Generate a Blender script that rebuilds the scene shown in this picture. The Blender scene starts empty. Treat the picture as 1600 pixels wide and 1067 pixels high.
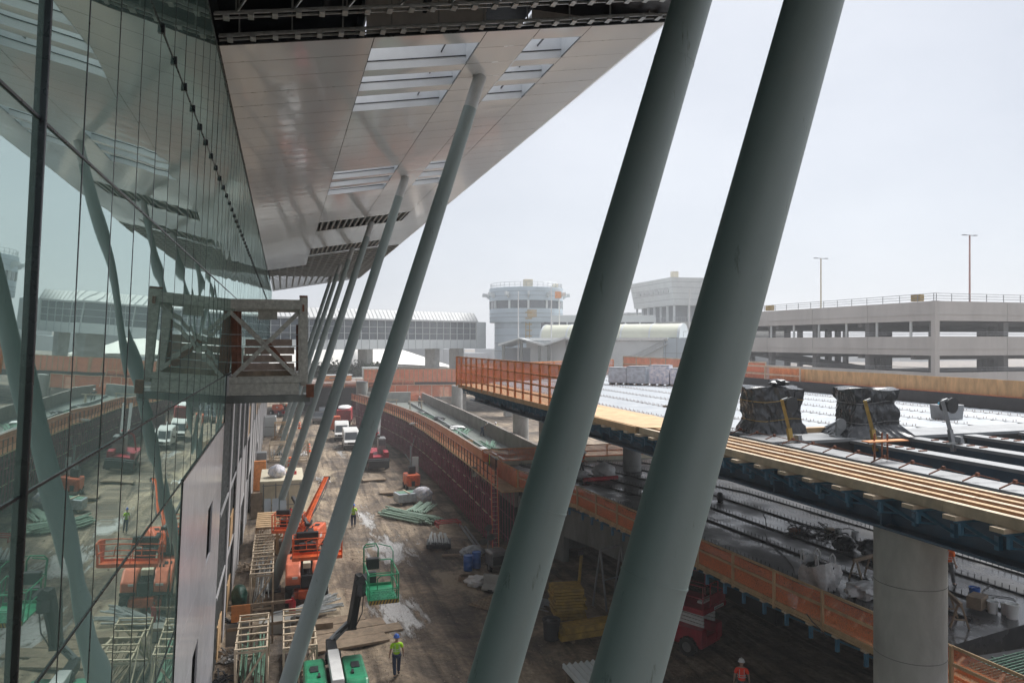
import bpy, math, random
from mathutils import Vector, Matrix, noise as mnoise
R = math.radians
random.seed(7)
scn = bpy.context.scene
C = scn.collection

# ------------------------------------------------------------------ camera, sky, sun, exposure
cam = bpy.data.cameras.new('camera'); cam_o = bpy.data.objects.new('camera', cam); C.objects.link(cam_o)
cam_o.location = (0, 0, 14.5)
cam_o.rotation_euler = (R(90), 0, R(-17.2))
cam.sensor_width = 36; cam.lens = 36 * 1155 / 1600
cam.clip_start = 0.1; cam.clip_end = 4000
scn.camera = cam_o

world = bpy.data.worlds.new('World'); scn.world = world; world.use_nodes = True
wn, wl = world.node_tree.nodes, world.node_tree.links
wn.clear()
w_out = wn.new('ShaderNodeOutputWorld'); w_bg = wn.new('ShaderNodeBackground')
w_sky = wn.new('ShaderNodeTexSky'); w_sky.sky_type = 'NISHITA'; w_sky.sun_disc = False
w_sky.sun_elevation = R(52); w_sky.sun_rotation = R(64.5)
w_sc = wn.new('ShaderNodeVectorMath'); w_sc.operation = 'SCALE'; w_sc.inputs['Scale'].default_value = 0.05
wl.new(w_sky.outputs[0], w_sc.inputs[0])
# overcast layer: a pale cloud deck, slightly bluer overhead, broken softly by noise
w_tc = wn.new('ShaderNodeTexCoord'); w_n = wn.new('ShaderNodeTexNoise')
w_map = wn.new('ShaderNodeMapping'); w_map.inputs['Scale'].default_value = (1, 1, 2.2)
wl.new(w_tc.outputs['Generated'], w_map.inputs[0]); wl.new(w_map.outputs[0], w_n.inputs['Vector'])
w_n.inputs['Scale'].default_value = 1.7; w_n.inputs['Detail'].default_value = 6
w_r = wn.new('ShaderNodeValToRGB')
w_r.color_ramp.elements[0].position = .3; w_r.color_ramp.elements[0].color = (0.154, 0.163, 0.181, 1)
w_r.color_ramp.elements[1].position = .7; w_r.color_ramp.elements[1].color = (0.203, 0.210, 0.225, 1)
wl.new(w_n.outputs['Fac'], w_r.inputs[0])
w_mix = wn.new('ShaderNodeMix'); w_mix.data_type = 'RGBA'; w_mix.inputs[0].default_value = 0.93
wl.new(w_sc.outputs[0], w_mix.inputs[6]); wl.new(w_r.outputs[0], w_mix.inputs[7])
wl.new(w_mix.outputs[2], w_bg.inputs['Color']); w_bg.inputs['Strength'].default_value = 1.0
wl.new(w_bg.outputs[0], w_out.inputs['Surface'])

sun = bpy.data.lights.new('sun', 'SUN'); sun.energy = 1.5; sun.angle = R(34); sun.color = (1, .975, .94)
sun_o = bpy.data.objects.new('sun', sun); C.objects.link(sun_o)
sun_o.rotation_euler = (R(38), 0, R(115.5))
sun_o.location = (40, 0, 60)

scn.view_settings.view_transform = 'Standard'; scn.view_settings.look = 'None'
scn.view_settings.gamma = 1; scn.view_settings.use_curve_mapping = False
scn.view_settings.exposure = 2.08
scn.render.engine = 'CYCLES'
scn.cycles.max_bounces = 8; scn.cycles.glossy_bounces = 4; scn.cycles.diffuse_bounces = 4
scn.cycles.transparent_max_bounces = 24; scn.cycles.volume_bounces = 0
scn.cycles.use_denoising = True
scn.cycles.caustics_reflective = False; scn.cycles.caustics_refractive = False

# ------------------------------------------------------------------ materials
def nt(name):
    m = bpy.data.materials.new(name); m.use_nodes = True
    return m, m.node_tree.nodes, m.node_tree.links, m.node_tree.nodes['Principled BSDF']
def ramp(n, l, src, stops):
    r = n.new('ShaderNodeValToRGB'); e = r.color_ramp.elements
    while len(e) < len(stops): e.new(.5)
    for k, (p, c) in enumerate(stops): e[k].position = p; e[k].color = (*c, 1)
    l.new(src, r.inputs[0]); return r.outputs[0]
def noise(n, l, scale, detail=4, vec=None, stretch=None, rough=.6, dist=0):
    t = n.new('ShaderNodeTexNoise'); t.inputs['Scale'].default_value = scale; t.inputs['Detail'].default_value = detail
    t.inputs['Roughness'].default_value = rough; t.inputs['Distortion'].default_value = dist
    tc = n.new('ShaderNodeTexCoord'); src = tc.outputs['Object']
    if stretch:
        mp = n.new('ShaderNodeMapping'); mp.inputs['Scale'].default_value = stretch; l.new(src, mp.inputs[0]); src = mp.outputs[0]
    l.new(src, t.inputs['Vector']); return t.outputs['Fac']
def PM(name, col, rough=.6, metal=0, var=.25, scale=2.0, bump=0., stretch=None, spec=.5, alpha=1, tint=None, rv=.15, coat=0, bscale=None):
    """painted / raw surface: base colour broken by two noises, roughness variation, optional bump"""
    m, n, l, p = nt(name)
    f = noise(n, l, scale, 6, stretch=stretch, dist=.3)
    lo = tuple(c * (1 - var) for c in col); hi = tuple(min(1, c * (1 + var * .7)) for c in col)
    if tint: lo = tint
    l.new(ramp(n, l, f, [(.3, lo), (.68, hi)]), p.inputs['Base Color'])
    mr = n.new('ShaderNodeMapRange'); mr.inputs['To Min'].default_value = max(.02, rough - rv); mr.inputs['To Max'].default_value = min(1, rough + rv)
    l.new(noise(n, l, scale * 3.1, 3), mr.inputs[0]); l.new(mr.outputs[0], p.inputs['Roughness'])
    p.inputs['Metallic'].default_value = metal; p.inputs['Specular IOR Level'].default_value = spec
    p.inputs['Alpha'].default_value = alpha; p.inputs['Coat Weight'].default_value = coat
    if bump:
        b = n.new('ShaderNodeBump'); b.inputs['Strength'].default_value = bump; b.inputs['Distance'].default_value = .05
        l.new(noise(n, l, bscale or scale * 6, 6, stretch=stretch), b.inputs['Height']); l.new(b.outputs[0], p.inputs['Normal'])
    return m
M = {}
M['concrete'] = PM('concrete', (.36, .36, .34), .8, var=.3, scale=.8, bump=.25)
M['concrete_pale'] = PM('concrete_pale', (.38, .385, .375), .75, var=.28, scale=1.1, bump=.2, stretch=(1, 1, .5))
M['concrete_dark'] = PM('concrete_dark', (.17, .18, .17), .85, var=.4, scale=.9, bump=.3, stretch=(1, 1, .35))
M['parapet'] = PM('weathered_parapet_concrete', (.2, .175, .155), .8, var=.3, scale=.6, bump=.2)
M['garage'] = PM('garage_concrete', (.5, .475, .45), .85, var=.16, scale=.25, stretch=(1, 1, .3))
M['garage_in'] = PM('garage_shaded_concrete', (.12, .12, .12), .9, var=.2, scale=.3)  # darker copy of the garage concrete: shade inside is put into the colour
M['column_old'] = PM('collar_paint', (.14, .178, .165), .45, var=.14, scale=.9, stretch=(1, 1, .35), bump=.03, rv=.1, spec=.45)
M['column_bare'] = PM('primed_pale_steel', (.42, .44, .44), .45, var=.12, scale=2)
M['steel_blue'] = PM('dark_blue_girder_paint', (.014, .07, .135), .45, var=.35, scale=1.1, spec=.5)
M['steel_bracket'] = PM('blue_bracket_paint', (.04, .17, .3), .5, var=.3, scale=3)
M['steel_grey'] = PM('grey_steel_flange', (.24, .25, .26), .55, var=.25, scale=1.2, bump=.1)
M['steel_black'] = PM('blackened_steel', (.02, .022, .026), .5, var=.4, scale=3)
M['galv'] = PM('galvanized_steel', (.4, .42, .42), .45, metal=.6, var=.3, scale=5)
M['rust'] = PM('rusty_steel', (.2, .075, .04), .85, var=.45, scale=4, bump=.2)
M['fireproof'] = PM('sprayed_fireproofing', (.52, .51, .46), .95, var=.3, scale=6, bump=.9, bscale=30)
M['maroon'] = PM('maroon_shoring_steel', (.34, .085, .14), .6, var=.4, scale=2)
M['mullion'] = PM('black_anodised_mullion', (.02, .024, .028), .3, metal=.3, var=.3, scale=2)
M['mullion_edge'] = PM('dull_aluminium_trim', (.2, .2, .2), .4, metal=.5, var=.2, scale=3)
M['wood'] = PM('fresh_lumber', (.5, .34, .19), .75, var=.28, scale=2.2, stretch=(1, 1, .3), bump=.15)
M['wood_pale'] = PM('pale_lumber', (.55, .45, .33), .75, var=.25, scale=2.5, bump=.12)
M['wood_dull'] = PM('weathered_lumber', (.24, .18, .125), .85, var=.35, scale=3, bump=.2)
M['wood_orange'] = PM('orange_stained_lumber', (.66, .27, .1), .75, var=.3, scale=3)
M['plywood'] = PM('plywood_sheet', (.56, .37, .2), .7, var=.25, scale=1.6, bump=.05)
M['osb'] = PM('construction_plywood', (.6, .36, .17), .75, var=.3, scale=3.2, stretch=(1, 1, .3))
M['yellow'] = PM('dusty_yellow_formwork', (.36, .23, .04), .7, var=.4, scale=3)
M['orange'] = PM('orange_machine_paint', (.75, .13, .035), .42, var=.38, scale=3, coat=.2)
M['orange_faded'] = PM('sun_faded_orange_hood', (.8, .22, .12), .5, var=.18, scale=2.5)
M['green'] = PM('green_machine_paint', (.02, .25, .12), .4, var=.4, scale=2.5, coat=.25)
M['red'] = PM('red_paint', (.45, .02, .03), .4, var=.3, scale=2)
M['dark_red'] = PM('dark_red_lift_paint', (.32, .015, .03), .45, var=.3, scale=2)
M['white'] = PM('white_paint', (.66, .66, .65), .4, var=.12, scale=2)
M['cream'] = PM('cream_painted_panel', (.66, .6, .46), .6, var=.15, scale=1.5)
M['rubber'] = PM('tyre_rubber', (.025, .024, .022), .85, var=.4, scale=9, bump=.4)
M['blackmat'] = PM('black_plastic', (.02, .022, .025), .5, var=.3, scale=4)
M['tarp'] = PM('black_plastic_tarp', (.02, .024, .03), .24, var=.3, scale=1.5, spec=.55, bump=.15, bscale=7)
M['bag'] = PM('white_woven_bag', (.68, .68, .68), .6, var=.2, scale=5, bump=.7)
M['bagprint'] = PM('printed_bag', (.66, .62, .62), .6, var=.4, scale=5, tint=(.34, .38, .5))
M['blue'] = PM('blue_plastic', (.01, .11, .42), .4, var=.2, scale=2)
M['glassdark'] = PM('dark_window', (.09, .105, .12), .12, var=.3, scale=.3, spec=.7)
M['snow'] = PM('frosted_metal_deck', (.34, .365, .39), .6, var=.09, scale=.9, bump=.08, tint=(.25, .28, .315))
M['wetdeck'] = None
M['bin_green'] = PM('dark_green_sack', (.015, .07, .05), .5, var=.4, scale=4, bump=.5)
M['gravel'] = PM('mud_clods', (.26, .21, .16), .95, var=.4, scale=.4)
M['greenpipe'] = PM('pale_green_pipe', (.24, .34, .27), .5, var=.3, scale=5)
M['greenbar'] = PM('green_coated_bar', (.13, .25, .18), .5, var=.35, scale=5)
M['greenmat'] = PM('greenish_rebar_mat', (.135, .15, .135), .75, var=.5, scale=6, bump=.6)
M['pink'] = PM('pink_insulation_board', (.75, .25, .32), .7, var=.12, scale=3)
M['hiviz'] = PM('high_visibility_lime_cloth', (.45, .85, .03), .8, var=.12, scale=12)
M['hiviz_orange'] = PM('high_visibility_orange_cloth', (.95, .16, .02), .8, var=.12, scale=12)
M['hiviz_red'] = PM('high_visibility_red_cloth', (1.0, .06, .02), .8, var=.1, scale=12)
M['denim'] = PM('dark_denim', (.03, .05, .1), .9, var=.3, scale=15)
M['greycloth'] = PM('grey_trousers', (.12, .12, .12), .9, var=.3, scale=15)
M['skin'] = PM('skin', (.42, .24, .17), .55, var=.1, scale=10)
M['hat_blue'] = PM('blue_hard_hat', (.03, .12, .5), .3, var=.08, scale=5)
M['hat_white'] = PM('white_hard_hat', (.8, .8, .8), .3, var=.05, scale=5)
M['sheathing'] = PM('pale_wall_sheathing', (.47, .47, .48), .5, var=.16, scale=.7, stretch=(1, 1, .4), bump=.08)
M['tower'] = PM('pale_blue_metal_cladding', (.4, .47, .52), .5, var=.08, scale=.2)
M['tower_trim'] = PM('pale_grey_panel', (.55, .58, .58), .5, var=.08, scale=.4)
M['vault'] = PM('cream_vault_membrane', (.56, .57, .46), .5, var=.08, scale=.2)
M['shell'] = PM('white_concrete_shell', (.72, .7, .65), .6, var=.08, scale=.1)
M['bridge_roof'] = PM('grey_standing_seam_roof', (.42, .43, .43), .5, var=.1, scale=.3)
M['greywall'] = PM('far_grey_wall', (.2, .22, .24), .8, var=.1, scale=.1)
M['darkvoid'] = PM('painted_unlit_dark', (.02, .024, .026), .9, var=.3, scale=.5)  # near-black colour stands in for unlit depth, indoors and on shaded walls
M['hedge'] = PM('dull_green_foliage', (.05, .07, .035), .9, var=.5, scale=6)
M['ibc'] = PM('translucent_grey_plastic', (.45, .5, .55), .35, var=.3, scale=4)

m, n, l, p = nt('grey_green_column_paint'); M['column'] = m
f1 = noise(n, l, .8, 5, stretch=(1, 1, .3)); f2 = noise(n, l, 5, 8, stretch=(1, 1, .16), rough=.75); f3 = noise(n, l, 2.3, 3, stretch=(1, 1, .5), dist=1)
ca_ = ramp(n, l, f1, [(.3, (.2, .252, .25)), (.7, (.24, .295, .29))])
mk = n.new('ShaderNodeMapRange'); mk.inputs['From Min'].default_value = .61; mk.inputs['From Max'].default_value = .68; l.new(f2, mk.inputs[0])
xm_ = n.new('ShaderNodeMix'); xm_.data_type = 'RGBA'; l.new(mk.outputs[0], xm_.inputs[0]); l.new(ca_, xm_.inputs[6]); xm_.inputs[7].default_value = (.1, .12, .112, 1)
mk2 = n.new('ShaderNodeMapRange'); mk2.inputs['From Min'].default_value = .6; mk2.inputs['From Max'].default_value = .8; mk2.inputs['To Max'].default_value = .35; l.new(f3, mk2.inputs[0])
xn_ = n.new('ShaderNodeMix'); xn_.data_type = 'RGBA'; l.new(mk2.outputs[0], xn_.inputs[0]); l.new(xm_.outputs[2], xn_.inputs[6]); xn_.inputs[7].default_value = (.28, .29, .27, 1)
l.new(xn_.outputs[2], p.inputs['Base Color']); l.new(ramp(n, l, f1, [(.3, (.38,) * 3), (.7, (.55,) * 3)]), p.inputs['Roughness'])
bp = n.new('ShaderNodeBump'); bp.inputs['Strength'].default_value = .12; bp.inputs['Distance'].default_value = .01; l.new(noise(n, l, 14, 6), bp.inputs['Height']); l.new(bp.outputs[0], p.inputs['Normal'])

# orange safety net: thin woven plastic, half open
def net_mat(name, col, cover, cell=22):
    m, n, l, p = nt(name)
    f = noise(n, l, 1.4, 4)
    l.new(ramp(n, l, f, [(.3, tuple(c * .75 for c in col)), (.7, col)]), p.inputs['Base Color'])
    p.inputs['Roughness'].default_value = .7
    mr = n.new('ShaderNodeMapRange'); mr.inputs['From Min'].default_value = .35; mr.inputs['From Max'].default_value = .65
    mr.inputs['To Min'].default_value = cover - .15; mr.inputs['To Max'].default_value = min(1, cover + .15)
    l.new(noise(n, l, cell, 2), mr.inputs[0]); l.new(mr.outputs[0], p.inputs['Alpha'])
    return m
M['net'] = net_mat('orange_safety_net', (1.0, .27, .09), .58)
M['net_thin'] = net_mat('thin_orange_netting', (.8, .2, .08), .36)
M['net_dense'] = net_mat('doubled_orange_netting', (.95, .34, .18), .88)

# curtain wall glass: reflective coating over a dark green body
m, n, l, p = nt('coated_green_glass'); M['glass'] = m
n.remove(p); out = n['Material Output']
gl = n.new('ShaderNodeBsdfGlossy'); gl.inputs['Color'].default_value = (.77, .92, .875, 1); gl.inputs['Roughness'].default_value = .012
df = n.new('ShaderNodeBsdfDiffuse'); df.inputs['Color'].default_value = (.22, .33, .29, 1)
lw = n.new('ShaderNodeFresnel'); lw.inputs['IOR'].default_value = 1.9
mr = n.new('ShaderNodeMapRange'); mr.inputs['To Min'].default_value = .5; mr.inputs['To Max'].default_value = 1.0
l.new(lw.outputs[0], mr.inputs[0])
mx = n.new('ShaderNodeMixShader'); l.new(mr.outputs[0], mx.inputs[0]); l.new(df.outputs[0], mx.inputs[1]); l.new(gl.outputs[0], mx.inputs[2])
l.new(mx.outputs[0], out.inputs[0])
bp = n.new('ShaderNodeBump'); bp.inputs['Strength'].default_value = .1; bp.inputs['Distance'].default_value = .004
l.new(noise(n, l, .8, 1, stretch=(1, 1, .6)), bp.inputs['Height']); l.new(bp.outputs[0], gl.inputs['Normal'])

# soffit: glossy white metal panels
m, n, l, p = nt('glossy_white_soffit_panel'); M['soffit'] = m
l.new(ramp(n, l, noise(n, l, .35, 3), [(.3, (.78, .815, .85)), (.7, (.83, .865, .89))]), p.inputs['Base Color'])
p.inputs['Roughness'].default_value = .13; p.inputs['Specular IOR Level'].default_value = .9; p.inputs['IOR'].default_value = 1.6; p.inputs['Coat Weight'].default_value = .3; p.inputs['Coat Roughness'].default_value = .05; p.inputs['Coat IOR'].default_value = 1.7
bp = n.new('ShaderNodeBump'); bp.inputs['Strength'].default_value = .35; bp.inputs['Distance'].default_value = .01
l.new(noise(n, l, 1.1, 2, stretch=(.5, 1, 1)), bp.inputs['Height']); l.new(bp.outputs[0], p.inputs['Normal'])
M['soffit_white'] = PM('white_recess_panel', (.64, .66, .68), .4, var=.08, scale=1)
M['cladding'] = PM('glossy_white_cladding', (.56, .56, .6), .18, var=.08, scale=.5, spec=.7, rv=.06)

# wet black deck
m, n, l, p = nt('wet_dark_concrete_deck'); M['wetdeck'] = m
f = noise(n, l, .5, 7, stretch=(1, .7, 1), dist=.2)
l.new(ramp(n, l, f, [(.3, (.028, .03, .033)), (.52, (.055, .056, .058)), (.72, (.11, .107, .102))]), p.inputs['Base Color'])
l.new(ramp(n, l, noise(n, l, .4, 6, stretch=(1, .6, 1)), [(.38, (.08,) * 3), (.6, (.5,) * 3)]), p.inputs['Roughness'])
bp = n.new('ShaderNodeBump'); bp.inputs['Strength'].default_value = .2; bp.inputs['Distance'].default_value = .02
l.new(noise(n, l, 4, 6), bp.inputs['Height']); l.new(bp.outputs[0], p.inputs['Normal'])

# muddy ground with tyre tracks along the lane, pale slurry and puddles
m, n, l, p = nt('rutted_construction_mud'); M['mud'] = m
tc = n.new('ShaderNodeTexCoord')
mp = n.new('ShaderNodeMapping'); mp.inputs['Scale'].default_value = (1.7, .14, 1); l.new(tc.outputs['Object'], mp.inputs[0])
tr = n.new('ShaderNodeTexNoise'); tr.inputs['Scale'].default_value = 1.1; tr.inputs['Detail'].default_value = 5; tr.inputs['Distortion'].default_value = .5
l.new(mp.outputs[0], tr.inputs['Vector'])
big = noise(n, l, .16, 9, dist=1.2, rough=.7)
fine = noise(n, l, 3.5, 8)
c1 = ramp(n, l, big, [(.38, (.085, .066, .05)), (.49, (.19, .145, .105)), (.6, (.34, .265, .185))])
c2 = ramp(n, l, tr.outputs['Fac'], [(.38, (.36, .34, .33)), (.48, (.7, .69, .68)), (.6, (1.0, 1.0, 1.0))])
mm = n.new('ShaderNodeMix'); mm.data_type = 'RGBA'; mm.blend_type = 'MULTIPLY'; mm.inputs[0].default_value = .85
l.new(c1, mm.inputs[6]); l.new(c2, mm.inputs[7])
m2 = n.new('ShaderNodeMix'); m2.data_type = 'RGBA'; m2.blend_type = 'OVERLAY'; m2.inputs[0].default_value = .6
l.new(mm.outputs[2], m2.inputs[6]); l.new(ramp(n, l, fine, [(.3, (.2,) * 3), (.7, (.8,) * 3)]), m2.inputs[7])
def blob(cx, cy, rx, ry, th=.5, sc=.55, st=(1, .5, 1)):
    sep = n.new('ShaderNodeMapping'); sep.vector_type = 'POINT'
    sep.inputs['Location'].default_value = (-cx / rx, -cy / ry, 0); sep.inputs['Scale'].default_value = (1 / rx, 1 / ry, 0)
    l.new(tc.outputs['Object'], sep.inputs[0])
    ln = n.new('ShaderNodeVectorMath'); ln.operation = 'LENGTH'; l.new(sep.outputs[0], ln.inputs[0])
    nz = noise(n, l, sc, 7, stretch=st, rough=.68)
    a = n.new('ShaderNodeMath'); a.operation = 'MULTIPLY_ADD'; a.inputs[1].default_value = 2.6; l.new(nz, a.inputs[0])
    b = n.new('ShaderNodeMath'); b.operation = 'SUBTRACT'; l.new(a.outputs[0], b.inputs[0]); l.new(ln.outputs['Value'], b.inputs[1])
    a.inputs[2].default_value = -1.3 + (1 - th)
    s = n.new('ShaderNodeMapRange'); s.inputs['From Min'].default_value = 0; s.inputs['From Max'].default_value = .3; s.clamp = True
    l.new(b.outputs[0], s.inputs[0]); return s.outputs[0]
def mixc(fac, a, col):
    x = n.new('ShaderNodeMix'); x.data_type = 'RGBA'; l.new(fac, x.inputs[0]); l.new(a, x.inputs[6]); x.inputs[7].default_value = (*col, 1); return x.outputs[2]
def mx_(a, b):
    x = n.new('ShaderNodeMath'); x.operation = 'MAXIMUM'; l.new(a, x.inputs[0]); l.new(b, x.inputs[1]); return x.outputs[0]
sand = mx_(mx_(blob(1.5, 72, 3, 12, .3, .3), blob(10.5, 44, 2.8, 6, .45)), blob(4.6, 84, 1.6, 10, .5))
sand = mx_(sand, blob(2.8, 42, 1.4, 4, .3))
col = mixc(sand, m2.outputs[2], (.33, .265, .185))
wet = mx_(mx_(blob(7.1, 52, 2.3, 5, .3, 1.3, (1.6, .35, 1)), blob(5.9, 39.8, 1.5, 4.2, .15, 1.6, (1.6, .35, 1))), blob(6.5, 62, 1.2, 9, .5, 1.2, (1.6, .3, 1)))
wet = mx_(wet, blob(7.2, 100, 1.5, 15, .7, .8, (1.6, .3, 1)))
col = mixc(wet, col, (.5, .49, .48))
l.new(col, p.inputs['Base Color'])
rg = n.new('ShaderNodeMapRange'); rg.inputs['To Min'].default_value = .78; rg.inputs['To Max'].default_value = .12
l.new(wet, rg.inputs[0]); l.new(rg.outputs[0], p.inputs['Roughness'])
bp = n.new('ShaderNodeBump'); bp.inputs['Strength'].default_value = .8; bp.inputs['Distance'].default_value = .14
ad = n.new('ShaderNodeMath'); ad.operation = 'ADD'; l.new(tr.outputs['Fac'], ad.inputs[0]); l.new(fine, ad.inputs[1])
sm = n.new('ShaderNodeMath'); sm.operation = 'SUBTRACT'; l.new(ad.outputs[0], sm.inputs[0]); l.new(wet, sm.inputs[1])
l.new(sm.outputs[0], bp.inputs['Height']); l.new(bp.outputs[0], p.inputs['Normal'])

# ------------------------------------------------------------------ mesh helpers
class MB:
    def __init__(s): s.v = []; s.f = []; s.mi = []
    def add(s, vs, fs, mi=0):
        o = len(s.v); s.v += [tuple(v) for v in vs]; s.f += [tuple(i + o for i in f) for f in fs]; s.mi += [mi] * len(fs); return s
    def box(s, x0, x1, y0, y1, z0, z1, mi=0):
        return s.add([(x0, y0, z0), (x1, y0, z0), (x1, y1, z0), (x0, y1, z0), (x0, y0, z1), (x1, y0, z1), (x1, y1, z1), (x0, y1, z1)],
                     [(0, 3, 2, 1), (4, 5, 6, 7), (0, 1, 5, 4), (1, 2, 6, 5), (2, 3, 7, 6), (3, 0, 4, 7)], mi)
    def cb(s, x, y, z, a, b, c, mi=0):   # centred box standing on z
        return s.box(x - a / 2, x + a / 2, y - b / 2, y + b / 2, z, z + c, mi)
    def bar(s, p, q, w, h=None, mi=0, up=(0, 0, 1)):
        h = h or w; p, q = Vector(p), Vector(q); d = (q - p)
        if d.length < 1e-6: return s
        d.normalize(); u = Vector(up)
        if abs(d.dot(u)) > .98: u = Vector((0, 1, 0))
        a = d.cross(u).normalized(); b = a.cross(d).normalized(); vs = []
        for e in (p, q):
            for i, j in ((-1, -1), (1, -1), (1, 1), (-1, 1)): vs.append(e + a * (i * w / 2) + b * (j * h / 2))
        return s.add(vs, [(0, 1, 2, 3), (7, 6, 5, 4), (0, 4, 5, 1), (1, 5, 6, 2), (2, 6, 7, 3), (3, 7, 4, 0)], mi)
    def tube(s, p, q, r, r2=None, n=8, mi=0, cap=True):
        r2 = r if r2 is None else r2; p, q = Vector(p), Vector(q); d = (q - p)
        if d.length < 1e-6: return s
        d.normalize(); u = Vector((0, 0, 1)) if abs(d.z) < .95 else Vector((0, 1, 0))
        a = d.cross(u).normalized(); b = a.cross(d).normalized(); vs = []
        for e, rr in ((p, r), (q, r2)):
            for k in range(n):
                t = 2 * math.pi * k / n; vs.append(e + a * (rr * math.cos(t)) + b * (rr * math.sin(t)))
        fs = [(k, (k + 1) % n, n + (k + 1) % n, n + k) for k in range(n)]
        if cap: fs += [tuple(range(n - 1, -1, -1)), tuple(range(n, 2 * n))]
        return s.add(vs, fs, mi)
    def path(s, pts, r, n=6, mi=0):
        for a, b in zip(pts[:-1], pts[1:]): s.tube(a, b, r, n=n, mi=mi)
        return s
    def lathe(s, prof, x=0, y=0, z=0, n=24, mi=0):
        vs = []
        for r, h in prof:
            for k in range(n):
                t = 2 * math.pi * k / n; vs.append((x + r * math.cos(t), y + r * math.sin(t), z + h))
        fs = []
        for i in range(len(prof) - 1):
            for k in range(n): fs.append((i * n + k, i * n + (k + 1) % n, (i + 1) * n + (k + 1) % n, (i + 1) * n + k))
        fs += [tuple(range(n - 1, -1, -1)), tuple(range((len(prof) - 1) * n, len(prof) * n))]
        return s.add(vs, fs, mi)
    def quad(s, a, b, c, d, mi=0): return s.add([a, b, c, d], [(0, 1, 2, 3)], mi)
    def slab(s, pts, z0, z1, mi=0):
        k = len(pts)
        if sum(pts[i][0] * pts[(i + 1) % k][1] - pts[(i + 1) % k][0] * pts[i][1] for i in range(k)) < 0: pts = pts[::-1]
        return s.add([(x, y, z0) for x, y in pts] + [(x, y, z1) for x, y in pts],
                     [tuple(range(k - 1, -1, -1)), tuple(range(k, 2 * k))] + [(i, (i + 1) % k, k + (i + 1) % k, k + i) for i in range(k)], mi)
    def prof(s, pts, y0, y1, mi=0):      # XZ outline extruded along y
        k = len(pts)
        return s.add([(x, y0, z) for x, z in pts] + [(x, y1, z) for x, z in pts],
                     [tuple(range(k)), tuple(range(2 * k - 1, k - 1, -1))] + [(i, k + i, k + (i + 1) % k, (i + 1) % k) for i in range(k)], mi)
    def profx(s, pts, x0, x1, mi=0):     # YZ outline extruded along x
        k = len(pts)
        return s.add([(x0, y, z) for y, z in pts] + [(x1, y, z) for y, z in pts],
                     [tuple(range(k - 1, -1, -1)), tuple(range(k, 2 * k))] + [(i, (i + 1) % k, k + (i + 1) % k, k + i) for i in range(k)], mi)
    def grid(s, fn, nu, nv, mi=0):
        vs = [fn(i / nu, j / nv) for j in range(nv + 1) for i in range(nu + 1)]
        fs = [(j * (nu + 1) + i, j * (nu + 1) + i + 1, (j + 1) * (nu + 1) + i + 1, (j + 1) * (nu + 1) + i) for j in range(nv) for i in range(nu)]
        return s.add(vs, fs, mi)
    def build(s, name, mat, parent=None, smooth=False, bevel=0, kind=None, label=None):
        me = bpy.data.meshes.new(name); me.from_pydata(s.v, [], s.f)
        for x in (mat if isinstance(mat, (list, tuple)) else [mat]): me.materials.append(M[x] if isinstance(x, str) else x)
        if any(s.mi): me.polygons.foreach_set('material_index', s.mi)
        if smooth:
            me.polygons.foreach_set('use_smooth', [True] * len(me.polygons))
            me.update()
            try: me.set_sharp_from_angle(angle=R(42))
            except Exception: pass
        me.validate(); me.update()
        o = bpy.data.objects.new(name, me); C.objects.link(o)
        if parent: o.parent = parent
        if kind: o['kind'] = kind
        if label: o['label'] = label
        if bevel:
            b = o.modifiers.new('bevel', 'BEVEL'); b.width = bevel; b.segments = 2; b.limit_method = 'ANGLE'; b.angle_limit = R(40)
        return o
def tag(o, label, cat, group=None):
    o['label'] = label; o['category'] = cat; o['kind'] = 'thing'
    if group: o['group'] = group
    return o
def thing(name, label, cat, loc=(0, 0, 0), rz=0, group=None):
    o = bpy.data.objects.new(name, None); C.objects.link(o); o.location = loc; o.rotation_euler = (0, 0, rz); o.empty_display_size = .2
    return tag(o, label, cat, group)
def structure(mb, name, mat, smooth=False): return mb.build(name, mat, smooth=smooth, kind='structure')
def dup(o, loc=None, rz=None, label=None, parent=None):
    c = o.copy(); C.objects.link(c)
    if parent: c.parent = parent
    if loc is not None: c.location = loc
    if rz is not None: c.rotation_euler = (0, 0, rz)
    if label: c['label'] = label
    for ch in list(o.children): dup(ch, parent=c)
    return c
def place(o, loc, rz=0):
    o.location = loc; o.rotation_euler = (0, 0, rz); return o
def crumple(cx, cy, cz, rx, ry, rz, seed=0, amp=.18, nu=20, nv=12, top=None):
    """closed lumpy sack shape"""
    rnd = random.Random(seed); ph = [(rnd.uniform(0, 6.3), rnd.uniform(0, 6.3), rnd.randint(2, 7), rnd.randint(1, 5)) for _ in range(6)]
    def fn(u, v):
        a = 2 * math.pi * u; b = math.pi * (v - .5)
        r = 1 + amp * sum(math.sin(k * a + p + 2 * math.sin(j * b)) * math.cos(j * b + q) for p, q, k, j in ph) / 3
        zz = math.sin(b); pin = 1
        if top: pin = 1 - top * max(0, zz) ** 2
        return (cx + rx * r * math.cos(a) * math.cos(b) ** .7 * pin, cy + ry * r * math.sin(a) * math.cos(b) ** .7 * pin, max(.005 + cz, cz + rz * .85 + rz * zz * (1 + .1 * (r - 1))))
    return fn

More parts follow.
